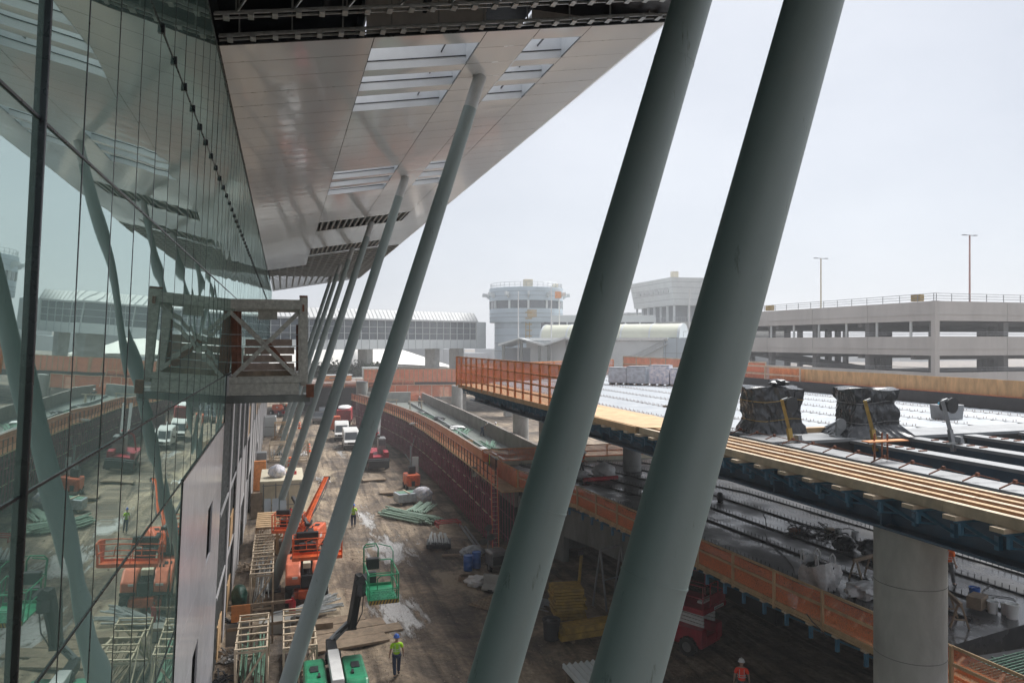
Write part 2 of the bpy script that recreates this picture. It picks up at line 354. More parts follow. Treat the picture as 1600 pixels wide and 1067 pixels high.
# ------------------------------------------------------------------ setting: ground
def gz(x, y):
    d = .075 * math.sin(x * 2.3 + .9 * math.sin(y * .11)) * math.sin(y * .09 + 1) + .02 * math.sin(x * 4.1 + y * .13) + .03 * math.sin(x * .9) * math.sin(y * .8) + .02 * math.sin(x * 1.7 + y * 1.9)
    e = min(1, max(0, (x + 2) / 3)) * min(1, max(0, (30 - x) / 6))
    return (d - .06) * e - .01
g = MB()
nx, ny = 150, 330
g.grid(lambda u, v: (-4 + 34 * u, 15 + 135 * v, gz(-4 + 34 * u, 15 + 135 * v)), nx, ny)
structure(g, 'ground', 'mud', True)
g = MB()
g.slab([(-1300, -1300), (1300, -1300), (1300, 1300), (-1300, 1300)], -.6, -.17)
structure(g, 'terrain', 'mud')

g = MB(); rd = random.Random(12)
for i in range(5200):
    y = 28 + 95 * rd.random() ** 1.5; x = rd.uniform(-2.5, 14.5) if rd.random() < .75 else rd.uniform(-2.5, 27)
    r_ = rd.uniform(.02, .065) * (2.0 if rd.random() < .05 else 1); z = gz(x, y)
    a_ = rd.random() * 6
    g.add([(x + r_ * math.cos(a_ + k * 1.57) * rd.uniform(.7, 1.3), y + r_ * math.sin(a_ + k * 1.57) * rd.uniform(.7, 1.3), z - .01) for k in range(4)] + [(x, y, z + r_ * .8)], [(0, 1, 4), (1, 2, 4), (2, 3, 4), (3, 0, 4)])
g.build('gravel', 'gravel', kind='stuff')

# ------------------------------------------------------------------ terminal facade
def fx(z): return -2.2 + .045 * (z - 14.5)          # the glass leans outward
Y0 = 7.68; rows = [0.05, 3.9, 7.5, 11.1, 13.11, 16.52, 19.78, 23.06]
term = thing('terminal_building', 'long terminal with an outward leaning wall of green reflective glass over unfinished pale cladding', 'building', (-2.9, 60, 0))
def L(o):  # keep world-built parts at the same place when parented to a moved Empty
    o.matrix_parent_inverse = Matrix.Translation(-Vector(o.parent.location)); return o
panes = []
for r in range(7):
    k0, k1 = (-8, 8) if r < 3 else ((-8, 17) if r == 3 else (-8, 83))
    for k in range(k0, k1): panes.append((r, k))
def pane(mb, r, k, nu, nv):
    rnd = random.Random(r * 977 + k * 13); y0, y1 = Y0 + 1.5 * k + .012, Y0 + 1.5 * k + 1.488; z0, z1 = rows[r] + .012, rows[r + 1] - .012
    q_ = .55 if k < 8 else 1; bul = rnd.uniform(-.004, .0035) * q_; t1 = rnd.uniform(-.0045, .0045) * q_; t2 = rnd.uniform(-.004, .004) * q_; ph = rnd.uniform(0, 6)
    def fn(u, v):
        z = z0 + (z1 - z0) * v; d = bul * math.sin(math.pi * u) * math.sin(math.pi * v) + t1 * (u - .5) + t2 * (v - .5) * 2 + .0004 * math.sin(6.28 * v * 1.5 + ph) * math.sin(math.pi * u)
        return (fx(z) + d, y0 + (y1 - y0) * u, z)
    mb.grid(fn, nu, nv)
panes.sort(key=lambda p: (abs(p[1]) if p[1] >= -1 else 50 - p[1]) + abs(p[0] - 3.5) * .2)
for r, k in panes[:100]:
    b = MB(); pane(b, r, k, 8, 12); L(b.build('window', 'glass', term, True))
b = MB()
for r, k in panes[100:]: pane(b, r, k, 6, 8)
L(b.build('window', 'glass', term, True, kind='stuff'))
# mullions: thin joints, one heavy frame, horizontal transoms, clips
b = MB()
for k in range(-8, 84):
    y = Y0 + 1.5 * k; zb = .05 if k <= 8 else (11.1 if k <= 17 else 13.11)
    if k == 0: continue
    b.bar((fx(zb) - .02, y, zb), (fx(23.06) - .02, y, 23.06), .024, .05, up=(1, 0, 0))
L(b.build('glass_joint', 'mullion', term))
b = MB(); b.bar((fx(0) + .015, Y0, 0), (fx(23.06) + .015, Y0, 23.06), .05, .075, up=(1, 0, 0)); L(b.build('mullion', 'mullion', term, bevel=.008))
b = MB(); b.bar((fx(0) + .02, Y0 + .05, 0), (fx(23.06) + .02, Y0 + .05, 23.06), .02, .03, up=(1, 0, 0)); L(b.build('mullion_trim', 'mullion_edge', term))
for r in range(1, 8):
    y1 = Y0 + 1.5 * (83 if r >= 4 else 17 if r == 3 else 8)
    t = .028 if r < 6 else .018
    for ya, yb in ((Y0 - 12, Y0 - .05), (Y0 + .05, y1)):
        b = MB(); b.bar((fx(rows[r]), ya, rows[r]), (fx(rows[r]), yb, rows[r]), .03, t); L(b.build('transom', 'mullion', term))
for k in range(-2, 83): b = MB(); b.cb(fx(19.78) + .03, Y0 + 1.5 * k, 19.7, .05, .09, .15); L(b.build('facade_clip', 'mullion', term))
# body behind the glass
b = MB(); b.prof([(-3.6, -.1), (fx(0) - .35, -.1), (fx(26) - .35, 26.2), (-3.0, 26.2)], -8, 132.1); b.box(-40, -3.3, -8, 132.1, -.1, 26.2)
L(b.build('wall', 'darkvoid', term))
# glossy white cladding below the glass (Y 19.68 - 33.18)
def clad(y0, y1, z0, z1, mat, off=0., name='cladding_panel'):
    b = MB(); b.add([(fx(z) + d + off, y, z) for d in (0, -.06) for y, z in ((y0, z0), (y1, z0), (y1, z1), (y0, z1))],
                    [(0, 1, 2, 3), (7, 6, 5, 4), (0, 4, 5, 1), (1, 5, 6, 2), (2, 6, 7, 3), (3, 7, 4, 0)])
    return L(b.build(name, mat, term))
yy = [19.7, 21.2, 22.7, 24.3, 25.9, 27.4, 29.1, 30.8, 33.16]
zz = [0, 2.7, 4.9, 6.8, 8.7, 11.08]
for i in range(8):
    for j in range(5):
        if (i, j) in ((3, 1), (5, 3)): continue
        clad(yy[i] + .006, yy[i + 1] - .006, zz[j] + .006, zz[j + 1] - .006, 'cladding')
b = MB(); b.bar((fx(11.1), 19.6, 11.1), (fx(11.1), 33.2, 11.1), .07, .05); b.bar((fx(0), 19.66, 0), (fx(11.1), 19.66, 11.1), .05, .06)
b.bar((fx(11.1), 33.18, 11.1), (fx(13.1), 33.18, 13.1), .05, .1)
L(b.build('corner_trim', 'mullion', term))
# unfinished bays beyond: sheathing with framed openings, steel studs, some plywood
y = 33.3; bay = 0
rnd = random.Random(3)
while y < 131:
    w = 6.0; pil = 1.1
    clad(y + w - pil, y + w - .01, 0, 13.0, 'sheathing', .05 + .02 * (bay % 2), 'wall_sheathing')
    for (z0, z1) in ((.0, 3.6), (3.7, 7.1), (7.2, 12.2)):
        ch = 'open' if (bay == 0 and z0 > 7) or (z0 > 7 and rnd.random() < .6) or rnd.random() < .35 else 'shut'
        if bay < 2 and z0 > 3 : ch = 'open'
        if ch == 'shut': clad(y, y + w - pil - .01, z0, z1, 'sheathing', 0, 'wall_sheathing')
        else:
            ys = y + .0
            b = MB()
            for q in range(6):
                yq = ys + .35 + q * .8
                b.bar((fx(z0) - .12, yq, z0 + .05), (fx(z1) - .12, yq, z1 - .05), .06, .14, up=(1, 0, 0))
                for s_ in range(int((z1 - z0) / .45)): b.cb(fx(z0) - .03, yq + .04, z0 + .2 + s_ * .45, .05, .02, .16)
            L(b.build('steel_stud', 'galv', term))
            if rnd.random() < .6:
                clad(ys + 2.4, ys + w - pil - .3, z0, z0 + (z1 - z0) * .45, 'plywood', -.02, 'plywood_patch')
            clad(ys, ys + w - pil, z1 - .02, z1 + .13, 'sheathing', .03, 'lintel')
    y += w; bay += 1
clad(33.3, 131, 12.35, 13.05, 'sheathing', .08, 'wall_sheathing')

# ------------------------------------------------------------------ canopy
def zs(x): return 23.377 + .175 * x
canopy = thing('terminal_canopy', 'wide overhanging canopy of glossy white soffit panels sloping up away from the glass wall', 'canopy', (5, 60, 24))
COLY = [6.15, 9.2, 27.3, 45.3, 63.4, 81.5, 99.6, 117.7]
strips = [(-1.78, 2.68), (2.68, 6.28), (6.28, 8.1), (8.1, 9.94), (9.94, 12.73)]
def holes(si):
    h = []
    if si in (1, 3):
        for yc in (27.3, 45.3): h += [(yc - 3.4, yc - 1.4), (yc - .75, yc + .8), (yc + 1.45, yc + 3.4)]
    if si in (1, 2, 3): h += [(60.2, 65.0), (77.4, 82.8)]
    return h
for si, (xa, xb) in enumerate(strips):
    yend = 94.7 if si == 0 else 85.5
    hs = holes(si); y = 22.9; b = MB(); rnd = random.Random(si)
    cuts = sorted(set([22.9 + 1.5 * i for i in range(int((yend - 22.9) / 1.5) + 1)] + [e for h in hs for e in h]))
    for ya, yb in zip(cuts[:-1], cuts[1:]):
        mid = (ya + yb) / 2
        if any(h[0] < mid < h[1] for h in hs) or yb - ya < .12:
            if b.v and any(h[0] < mid < h[1] for h in hs): L(b.build('soffit_panel', 'soffit', canopy, True)); b = MB()
            continue
        t = rnd.uniform(-.004, .004); t2 = rnd.uniform(-.003, .003); g_ = .011
        def fn(u, v):
            x = xa + .014 + (xb - xa - .028) * u
            return (x, ya + g_ + (yb - ya - 2 * g_) * v, zs(x) + t * (v - .5) + t2 * (u - .5) - .004 * math.sin(math.pi * v) * math.sin(math.pi * u))
        b.grid(fn, 4, 3)
    o = L(b.build('soffit_panel', 'soffit', canopy, True))
# recess sides of the skylights
for yc in (27.3, 45.3):
    for xa, xb in ((2.68, 6.28), (8.1, 9.94)):
        for (ya, yb) in ((yc - 3.4, yc - 1.4), (yc - .75, yc + .8), (yc + 1.45, yc + 3.4)):
            h = .9; b = MB()
            b.quad((xa, yb, zs(xa)), (xb, yb, zs(xb)), (xb, yb, zs(xb) + h), (xa, yb, zs(xa) + h))
            b.quad((xa, ya, zs(xa)), (xa, ya, zs(xa) + h), (xb, ya, zs(xb) + h), (xb, ya, zs(xb)))
            b.quad((xa, ya, zs(xa)), (xa, yb, zs(xa)), (xa, yb, zs(xa) + h), (xa, ya, zs(xa) + h))
            b.quad((xb, ya, zs(xb)), (xb, ya, zs(xb) + h), (xb, yb, zs(xb) + h), (xb, yb, zs(xb)))
            sk = L(b.build('skylight', 'soffit_white', canopy))
            xm = xb - .9 if xb - xa > 2 else xa + .9
            b = MB(); b.bar((xm, ya, zs(xm) + .5), (xm, yb, zs(xm) + .5), .03, .06)
            f_ = b.build('frame', 'mullion', sk); f_.matrix_parent_inverse = Matrix.Identity(4)
            b = MB(); b.bar((xa, yb - .02, zs(xa) + .3), (xb, yb - .02, zs(xb) + .3), .03, .03); b.build('seam', 'mullion', sk)
# roof deck above, open only over the skylights
b = MB()
def roof(xa, xb, ya, yb):
    za, zb = zs(xa) + 2.6 - .17 * (xa + 2) , zs(xb) + 2.6 - .17 * (xb + 2)
    for q in (0,):
        b.add([(xa, ya, za), (xb, ya, zb), (xb, yb, zb), (xa, yb, za), (xa, ya, za + .15), (xb, ya, zb + .15), (xb, yb, zb + .15), (xa, yb, za + .15)],
              [(0, 3, 2, 1), (4, 5, 6, 7), (0, 1, 5, 4), (1, 2, 6, 5), (2, 3, 7, 6), (3, 0, 4, 7)])
ycuts = [-12, 23.6, 31.0, 41.6, 49.0, 132]
for ya, yb in zip(ycuts[:-1], ycuts[1:]):
    if ya in (23.6, 41.6):
        roof(-2.2, 2.5, ya, yb); roof(6.4, 8.0, ya, yb); roof(10.1, 12.7, ya, yb)
    else: roof(-2.2, 12.7, ya, yb)
L(b.build('roof_deck', 'steel_black', canopy))
for ya, yb in ((23.6, 31.0), (41.6, 49.0)):   # shaft walls up to the roof so no daylight leaks sideways
    b = MB()
    for xa, xb in ((2.5, 6.4), (8.0, 10.1)):
        for x in (xa, xb): b.box(x - .03, x + .03, ya, yb, zs(x) + .92, zs(x) + 2.75 - .17 * (x + 2))
        for yq in (ya, yb): b.quad((xa, yq, zs(xa) + .05), (xb, yq, zs(xb) + .05), (xb, yq, zs(xb) + 2.7 - .17 * (xb + 2)), (xa, yq, zs(xa) + 2.7 - .17 * (xa + 2)))
    L(b.build('skylight_shaft', 'white', canopy))
# fascia edge
b = MB()
for ya, yb in ((-12, 22.9), (22.9, 125)):
    b.prof([(12.73, zs(12.73) - .02), (12.95, zs(12.73) + .1), (13.0, zs(12.73) + .32), (12.9, zs(12.73) + .5), (12.6, zs(12.73) + .5), (12.6, zs(12.73) + .02)], ya + .003, yb - .003)
L(b.build('fascia', 'soffit', canopy))
b = MB(); b.bar((-1.83, -12, 23.06), (-1.83, 132, 23.06), .06, .1); b.bar((-1.8, 22.86, zs(-1.8)), (12.7, 22.86, zs(12.7)), .05, .1)
for xs in (2.68, 6.28, 9.94): b.bar((xs, 22.9, zs(xs) + .03), (xs, 85, zs(xs) + .03), .03, .02)
L(b.build('edge_trim', 'mullion', canopy))
# backing above panels
b = MB()
def back(xa, xb, ya, yb): b.add([(xa, ya, zs(xa) + .05), (xb, ya, zs(xb) + .05), (xb, yb, zs(xb) + .05), (xa, yb, zs(xa) + .05)], [(0, 3, 2, 1)])
back(-1.8, 2.66, 22.95, 94.6); back(9.96, 12.7, 22.95, 85.4)
for ya, yb in ((22.95, 23.85), (30.75, 41.85), (48.75, 60.1), (65.1, 77.3), (82.9, 85.4)): back(2.66, 9.96, ya, yb)
L(b.build('panel_backing', 'mullion', canopy))
# exposed framing in the near, unpanelled stretch and in the far one
def frame_rail(y, x0=-1.75, x1=12.6):
    b = MB()
    for dz, dy in ((0, -.14), (0, .14), (.16, .14)): b.bar((x0, y + dy, zs(x0) + .04 + dz), (x1, y + dy, zs(x1) + .04 + dz), .045, .05)
    L(b.build('purlin', 'galv', canopy))
    b = MB(); x = x0 + .3
    while x < x1:
        if y > 17.5: b = MB()
        b.bar((x, y - .16, zs(x) + .02), (x, y + .16, zs(x) + .02), .15, .12); x += .62
        if y > 17.5: L(b.build('purlin_clip', 'galv', canopy))
    if y <= 17.5: L(b.build('purlin_clip', 'galv', canopy, kind='stuff'))
for k in range(14): frame_rail(22.55 - 1.5 * k)
b = MB()
for k in range(14):
    y = 22.55 - 1.5 * k
    for x in [-1.2 + 1.45 * i for i in range(10)]:
        if y > 18: b = MB()
        b.bar((x, y, zs(x) + .1), (x, y, zs(x) + 2.6 - .17 * (x + 2)), .04)
        if k % 3 == 1 and x < 10: b.bar((x, y, zs(x) + .1), (x + 1.45, y - 1.0, zs(x) + 1.9 - .13 * x), .05)
        if y > 18: L(b.build('hanger', 'galv', canopy)); b = MB()
L(b.build('hanger', 'galv', canopy, kind='stuff'))
b = MB()
for x in (1.2, 4.2, 7.3, 10.3): b.bar((x, -12, zs(x) + .75), (x, 22.8, zs(x) + .75), .12, .3)
for y in (9.2, 15.2, 21.4): b.bar((-1.8, y, zs(0) + 1.15), (12, y, zs(12) + .3), .2, .35)
L(b.build('roof_beam', 'steel_black', canopy))
b = MB()   # dark openings at the fifth and sixth column rows
for (ya, yb) in ((60.2, 65.0), (77.4, 82.8)):
    for yq in (ya, yb): b.bar((2.7, yq, zs(2.7) + .1), (9.9, yq, zs(9.9) + .1), .08, .25)
    x = 3.0
    while x < 9.9: b = MB(); b.bar((x, ya, zs(x) + .2), (x, yb, zs(x) + .2), .14, .34); L(b.build('opening_joist', 'column_bare', canopy)); x += .48
    b = MB()
y = 85.6
while y < 132:
    x0 = 2.7 if y < 94.8 else -1.7
    b = MB(); b.bar((x0, y, zs(x0) + .02), (12.7, y, zs(12.7) + .02), .32, .1); L(b.build('far_purlin', 'column_bare', canopy)); y += 2.2
for i in range(16):
    x = -1.4 + .95 * i; b = MB(); b.bar((x, 94.8 if x < 2.7 else 85.6, zs(x) + .2), (x, 131.5, zs(x) + .2), .22, .12); L(b.build('far_runner', 'column_bare', canopy))
b = MB(); b.box(12.6, 12.8, 85.5, 131, zs(12.7), zs(12.7) + .35); L(b.build('edge_beam', 'galv', canopy))

# ------------------------------------------------------------------ leaning columns
names = ['nearest thick leaning column at the right, its top out of frame', 'second thick leaning column, just left of the nearest one',
         'third leaning column, full height in view with its pale collar under the first skylights', 'leaning column whose pale collar meets the second group of skylights',
         'leaning column meeting the first dark opening in the soffit', 'leaning column meeting the second dark opening in the soffit',
         'leaning column under the far bare framing, next beyond the soffit openings', 'last leaning column in the row, farthest away']
def column(y, label):
    t = thing('leaning_column', label, 'column', (-.62, y, 0), 0, 'leaning columns under the canopy')
    zt = 24.6; xz = lambda z: .317 * z
    b = MB(); n_ = 14; prev = None
    pr = [(0, .29), (3, .3), (8, .315), (13, .312), (18, .284), (22.0, .264), (23.35, .258)]
    vs = []; N = 40
    d = Vector((.317, 0, 1)).normalized(); a = Vector((0, 1, 0)); c_ = d.cross(a)
    for z, r in pr:
        for k in range(N):
            q = 2 * math.pi * k / N; vs.append(Vector((xz(z), 0, z)) + a * (r * math.cos(q)) + c_ * (r * math.sin(q)))
    fs = [(i * N + (k + 1) % N, i * N + k, (i + 1) * N + k, (i + 1) * N + (k + 1) % N) for i in range(len(pr) - 1) for k in range(N)]
    b.add(vs, fs); b.build('shaft', 'column', t, True)
    for zw in (6.1, 12.3, 18.4):
        rw = .318 if zw < 13 else .285
        b = MB(); b.tube((xz(zw), 0, zw), (xz(zw + .02), 0, zw + .02), rw, n=40); b.build('weld_seam', 'column', t, True)
    b = MB(); b.tube((xz(23.3), 0, 23.3), (xz(24.62), 0, 24.62), .252, .245, n=32); b.build('collar', 'column_bare', t, True)
    b = MB(); b.cb(-.05, 0, 0, 1.1, 1.0, .12); b.build('base_plate', 'steel_black', t)
    return t
for yv, lb in zip(COLY, names): column(yv, lb)

# ------------------------------------------------------------------ upper elevated roadway (steel, half decked)
ZD = 11.2
up = thing('elevated_roadway', 'upper elevated steel roadway with blue girders, frosted white deck and timber edge', 'roadway', (20, 30, 0))
def yend(x): return 55.7 + (x - 12.3) * .62
b = MB()   # frosted corrugated deck, ribs across the road
y = 22.6
ridge = []
while y < 70:
    ridge += [(y, ZD - .025), (y + .08, ZD), (y + .42, ZD), (y + .5, ZD - .025)]; y += .6
def deckgrid(x0, x1):
    for k in range(len(ridge) - 1):
        (ya, za), (yb, zb) = ridge[k], ridge[k + 1]
        if yb < yend(x0) - .1: b.quad((x0, ya, za), (x1, ya, za), (x1, yb, zb), (x0, yb, zb))
xs_ = [15.85, 18.55, 20.95, 23.5, 26.1, 28.7, 31.2, 33.0]
for x0, x1 in zip(xs_[:-1], xs_[1:]): deckgrid(x0 + .16, x1 - .16)
L(b.build('metal_deck', 'snow', up))
for x in xs_[:-1]:      # longitudinal girders: top flange, web, bottom flange
    ye = yend(x)
    hw = .42 if x < 16 else .29; b = MB(); b.box(x - hw, x + hw, -12, 20.45, ZD - .13, ZD - .03); b.box(x - .16, x + .16, 22.35, ye, ZD - .09, ZD + .01)
    g_ = L(b.build('girder', 'steel_grey', up))
    b = MB(); b.box(x - .02, x + .02, -12, ye, ZD - 1.2, ZD - .135); b.box(x - .2, x + .2, -12, ye, ZD - 1.25, ZD - 1.2)
    L(b.build('girder_web', 'steel_blue', up))
    b = MB(); yq = 22.9
    while yq < ye:
        for dx in (-.08, .08): b.tube((x + dx, yq, ZD), (x + dx, yq, ZD + .085), .011, n=5)
        yq += .45
    L(b.build('shear_stud', 'rust', up, kind='stuff'))
for x in xs_[1:5]:
    b = MB()
    for yq in [2 + .45 * i for i in range(40)]:
        if 17.3 < yq: b.bar((x - .14, yq, ZD - .02), (x + .14, yq, ZD - .02), .07, .05)
    L(b.build('bolt_plate', 'rust', up, kind='stuff'))
b = MB(); b.box(15.2, 33, 20.5, 22.3, ZD - .08, ZD + .02); L(b.build('cross_beam', 'steel_grey', up))
b = MB(); b.box(15.2, 33, 20.55, 20.62, ZD - 1.5, ZD - .085); b.box(15.2, 33, 22.18, 22.25, ZD - 1.5, ZD - .085); L(b.build('cross_beam_web', 'steel_black', up))
# outer edge girder
b = MB(); b.box(14.2, 14.25, -12, 55.6, ZD - 1.15, ZD - .3); L(b.build('edge_girder', 'steel_blue', up))
b = MB(); b.box(13.82, 14.65, -12, 55.6, ZD - 1.22, ZD - 1.155); L(b.build('bottom_flange', 'steel_blue', up))
b = MB(); b.box(14.9, 15.15, -12, 33.5, ZD - .4, ZD - .1); L(b.build('edge_angle', 'steel_blue', up))
for k in range(16):
    y = -6 + 4.1 * k
    if y < 55: b = MB(); b.box(13.88, 14.2, y, y + .04, ZD - 1.15, ZD - .3); L(b.build('stiffener', 'steel_blue', up))
# overhang brackets under the timber
def bracket(y):
    b = MB(); z = ZD
    b.box(12.95, 14.2, y - .04, y + .04, z - .36, z - .28)
    b.bar((13.05, y, z - .34), (14.18, y, z - .95), .06, .07)
    b.box(13.06, 13.14, y - .035, y + .035, z - .62, z - .3)
    b.bar((13.1, y, z - .6), (13.7, y, z - .68), .04, .04)
    b.cb(14.1, y, z - 1.0, .12, .1, .3)
    L(b.build('bracket', 'steel_bracket', up))
y = 3.2
while y < 55.5: bracket(y); y += 1.05
# ledger plank ends and longitudinal timbers
y = 3.2; rnd = random.Random(11)
while y < 33: 
    b = MB(); e = rnd.uniform(-.05, .03); b.box(12.78 + e, 14.2, y - .15, y + .15, ZD - .277, ZD - .19); L(b.build('cross_plank', 'wood_pale', up)); y += 1.05
for i in range(5):
    x = 13.02 + .43 * i
    b = MB()
    for ya, yb in ((-8, 4.3), (4.31, 11.9), (11.91, 18.6), (18.61, 25.5)):
        dz = rnd.uniform(0, .012); dx = rnd.uniform(-.015, .015); b.box(x - .075 + dx, x + .075 + dx, ya, yb, ZD - .187, ZD + .03 + dz)
    L(b.build('edge_timber', 'wood_pale' if i % 2 == 0 else 'wood', up))
b = MB(); b.box(12.96, 14.72, -8, 25.5, ZD - .19, ZD - .06); L(b.build('soffit_board', 'rust', up))
b = MB(); b.add([(12.93, 25.3, ZD + .035), (14.55, 24.2, ZD + .035), (15.55, 29.2, ZD + .035), (14.85, 34.2, ZD + .035), (12.93, 34.2, ZD + .035),
                 (12.93, 25.3, ZD + .06), (14.55, 24.2, ZD + .06), (15.55, 29.2, ZD + .06), (14.85, 34.2, ZD + .06), (12.93, 34.2, ZD + .06)],
                [(4, 3, 2, 1, 0), (5, 6, 7, 8, 9), (0, 1, 6, 5), (1, 2, 7, 6), (2, 3, 8, 7), (3, 4, 9, 8), (4, 0, 5, 9)])
L(b.build('plywood_sheet', 'plywood', up))
b = MB(); b.box(12.92, 15.6, 25.6, 55.6, ZD - .1, ZD + .03); L(b.build('walkway_board', 'wood', up))
b = MB(); b.box(12.85, 12.915, 25.6, 55.6, ZD - .22, ZD + .04); L(b.build('edge_board', 'plywood', up))
for k in range(24):   # rebar ties and hold-downs along the edge flange
    y = 6 + .95 * k
    b = MB(); b.bar((15.4, y, ZD - .01), (15.75, y - .1, ZD + .15), .03); b.bar((15.75, y - .1, ZD + .14), (16.2, y - .3, ZD + .02), .022); b.cb(15.75, y - .1, ZD + .1, .07, .07, .09); L(b.build('tie_bracket', 'rust', up))
# bearing frame with orange plate on tall threaded rods
b = MB()
for dx, dy in ((-.25, 0), (.2, 0), (.0, .25), (.3, .3)): b.tube((15.9 + dx, 16.6 + dy, ZD), (15.9 + dx, 16.6 + dy, ZD + .72), .025, n=6)
L(b.build('threaded_rod', 'rust', up))
b = MB(); b.box(15.35, 16.7, 16.45, 16.75, ZD + .52, ZD + .55); L(b.build('template_plate', 'wood_orange', up))
for x, y in ((19.4, 30.5), (17.3, 30.0), (20.3, 23.1)):
    for i in range(4): b = MB(); b.tube((x + .22 * i, y, ZD), (x + .22 * i, y, ZD + .6), .022, n=6); L(b.build('projecting_bar', 'rust', up))
# far kerb girder with plywood barrier
b = MB(); b.box(32.95, 33.2, -12, 68.6, ZD - 1.2, ZD + .62); L(b.build('far_girder', 'steel_black', up))
fb = thing('plywood_barrier', 'long tan plywood barrier along the far edge of the upper deck', 'barrier', (33.3, 20, ZD + .62))
for k in range(17):
    y = -5 + 2.95 * k
    b = MB(); b.box(-.02, .02, y - 20 + .01, y - 20 + 2.94, 0, .82 + (.01 if k % 2 else 0)); b.build('plywood_sheet', 'osb', fb)
b = MB(); b.box(-.05, -.021, -25, 25, -.06, .05); b.build('net_hem', 'net_dense', fb)
# round concrete piers
def pier(x, y, z1, r, label, z0=0):
    t = thing('concrete_pier', label, 'pier', (x, y, z0), 0)
    b = MB(); b.lathe([(r, 0)] + [(r, (z1 - z0) * .999)], n=48); b.build('shaft', 'concrete_pale', t, True)
    k = z1 - 1.35
    while k > z0 + .5:
        b = MB(); b.lathe([(r - .01, k - z0 - .008), (r + .006, k - z0 - .008), (r + .006, k - z0 + .008), (r - .01, k - z0 + .008)], n=48); b.build('form_seam', 'concrete_dark', t, True); k -= 1.75
    return t
pier(14.75, 14.5, 9.97, .81, 'thick round concrete pier in front at the right, under the blue girder')
pier(21.95, 60.6, 9.95, .72, 'round concrete pier half hidden behind the second leaning column')
pier(22.9, 71.0, 9.95, .8, 'round concrete pier behind the ramp parapet, left of the half hidden one')
pier(24.6, 107.0, 8.0, .8, 'distant pier top under the far left end of the upper deck')
pier(25.6, 51.5, 9.9, .7, 'concrete pier behind the white bag and orange net on the lower deck')
b = MB(); b.box(18.5, 32.9, 59.4, 62, 9.2, 9.93); L(b.build('pier_cap', 'concrete_dark', up))

# net fence on posts and rails, used everywhere
def fence(name, label, pts, h, post=1.5, nrail=4, matp='wood_orange', net='net', pw=.09, rw=.045, z=0, group=None, kick=False, cat='fence', thickrail=.09):
    P = [Vector(p) for p in pts]
    t = thing(name, label, cat, tuple(P[0]), 0, group); o = P[0]
    seg = [(a - o, c - o) for a, c in zip(P[:-1], P[1:])]
    allp = []
    for a, c in seg:
        n_ = max(1, round((c - a).length / post))
        allp += [a.lerp(c, i / n_) for i in range(n_)]
    allp.append(seg[-1][1])
    for q in allp[:100]:
        b = MB(); b.bar(q + Vector((0, 0, -.12)), q + Vector((0, 0, h)), pw); b.build('post', matp, t)
    for i in range(nrail):
        zr = h * (i + 1) / nrail - (.03 if i == nrail - 1 else .1) if nrail > 1 else h - .03
        b = MB()
        for a, c in seg: b.bar(a + Vector((0, 0, zr)), c + Vector((0, 0, zr)), rw, thickrail)
        b.build('rail', matp, t)
    b = MB(); rnd = random.Random(len(allp))
    for a, c in zip(allp[:-1], allp[1:]):
        d = (c - a).normalized(); nr = Vector((d.y, -d.x, 0)); s1 = rnd.uniform(.01, .05)
        def fn(u, v): return a.lerp(c, u) + Vector((0, 0, .02 + (h - .08 - s1 * math.sin(math.pi * u)) * v)) + nr * (.035 + .05 * math.sin(math.pi * u) * math.sin(math.pi * v))
        b.grid(fn, 5, 3)
    b.build('net', net, t)
    return t
fence('net_fence', 'tall timber grid fence with orange netting on the edge of the upper deck', [(12.95, 31, ZD), (12.9, 44, ZD), (12.8, 55.8, ZD)], 2.15, 1.45, 4, 'wood_orange', 'net', .11, .06, thickrail=.09)
fence('net_fence', 'orange netting fence across the far end of the upper deck, behind the grid fence', [(12.8, 55.9, ZD), (22, 61.8, ZD), (31.8, 68.2, ZD)], 1.5, 1.6, 3, 'wood_orange', 'net_thin', .09, .05)
fence('net_fence', 'far orange net fence left of the plywood barrier', [(33.3, 45.6, ZD + .45), (33.3, 69, ZD + .45)], 1.35, 2.8, 2, 'wood_pale', 'net_dense', .08, .05)
fence('net_fence', 'faded orange net with pale rails joining the plywood barrier', [(33.0, 41.5, ZD + .1), (33.0, 49, ZD + .1)], 1.45, 3.4, 3, 'wood_pale', 'net_thin', .09, .05)
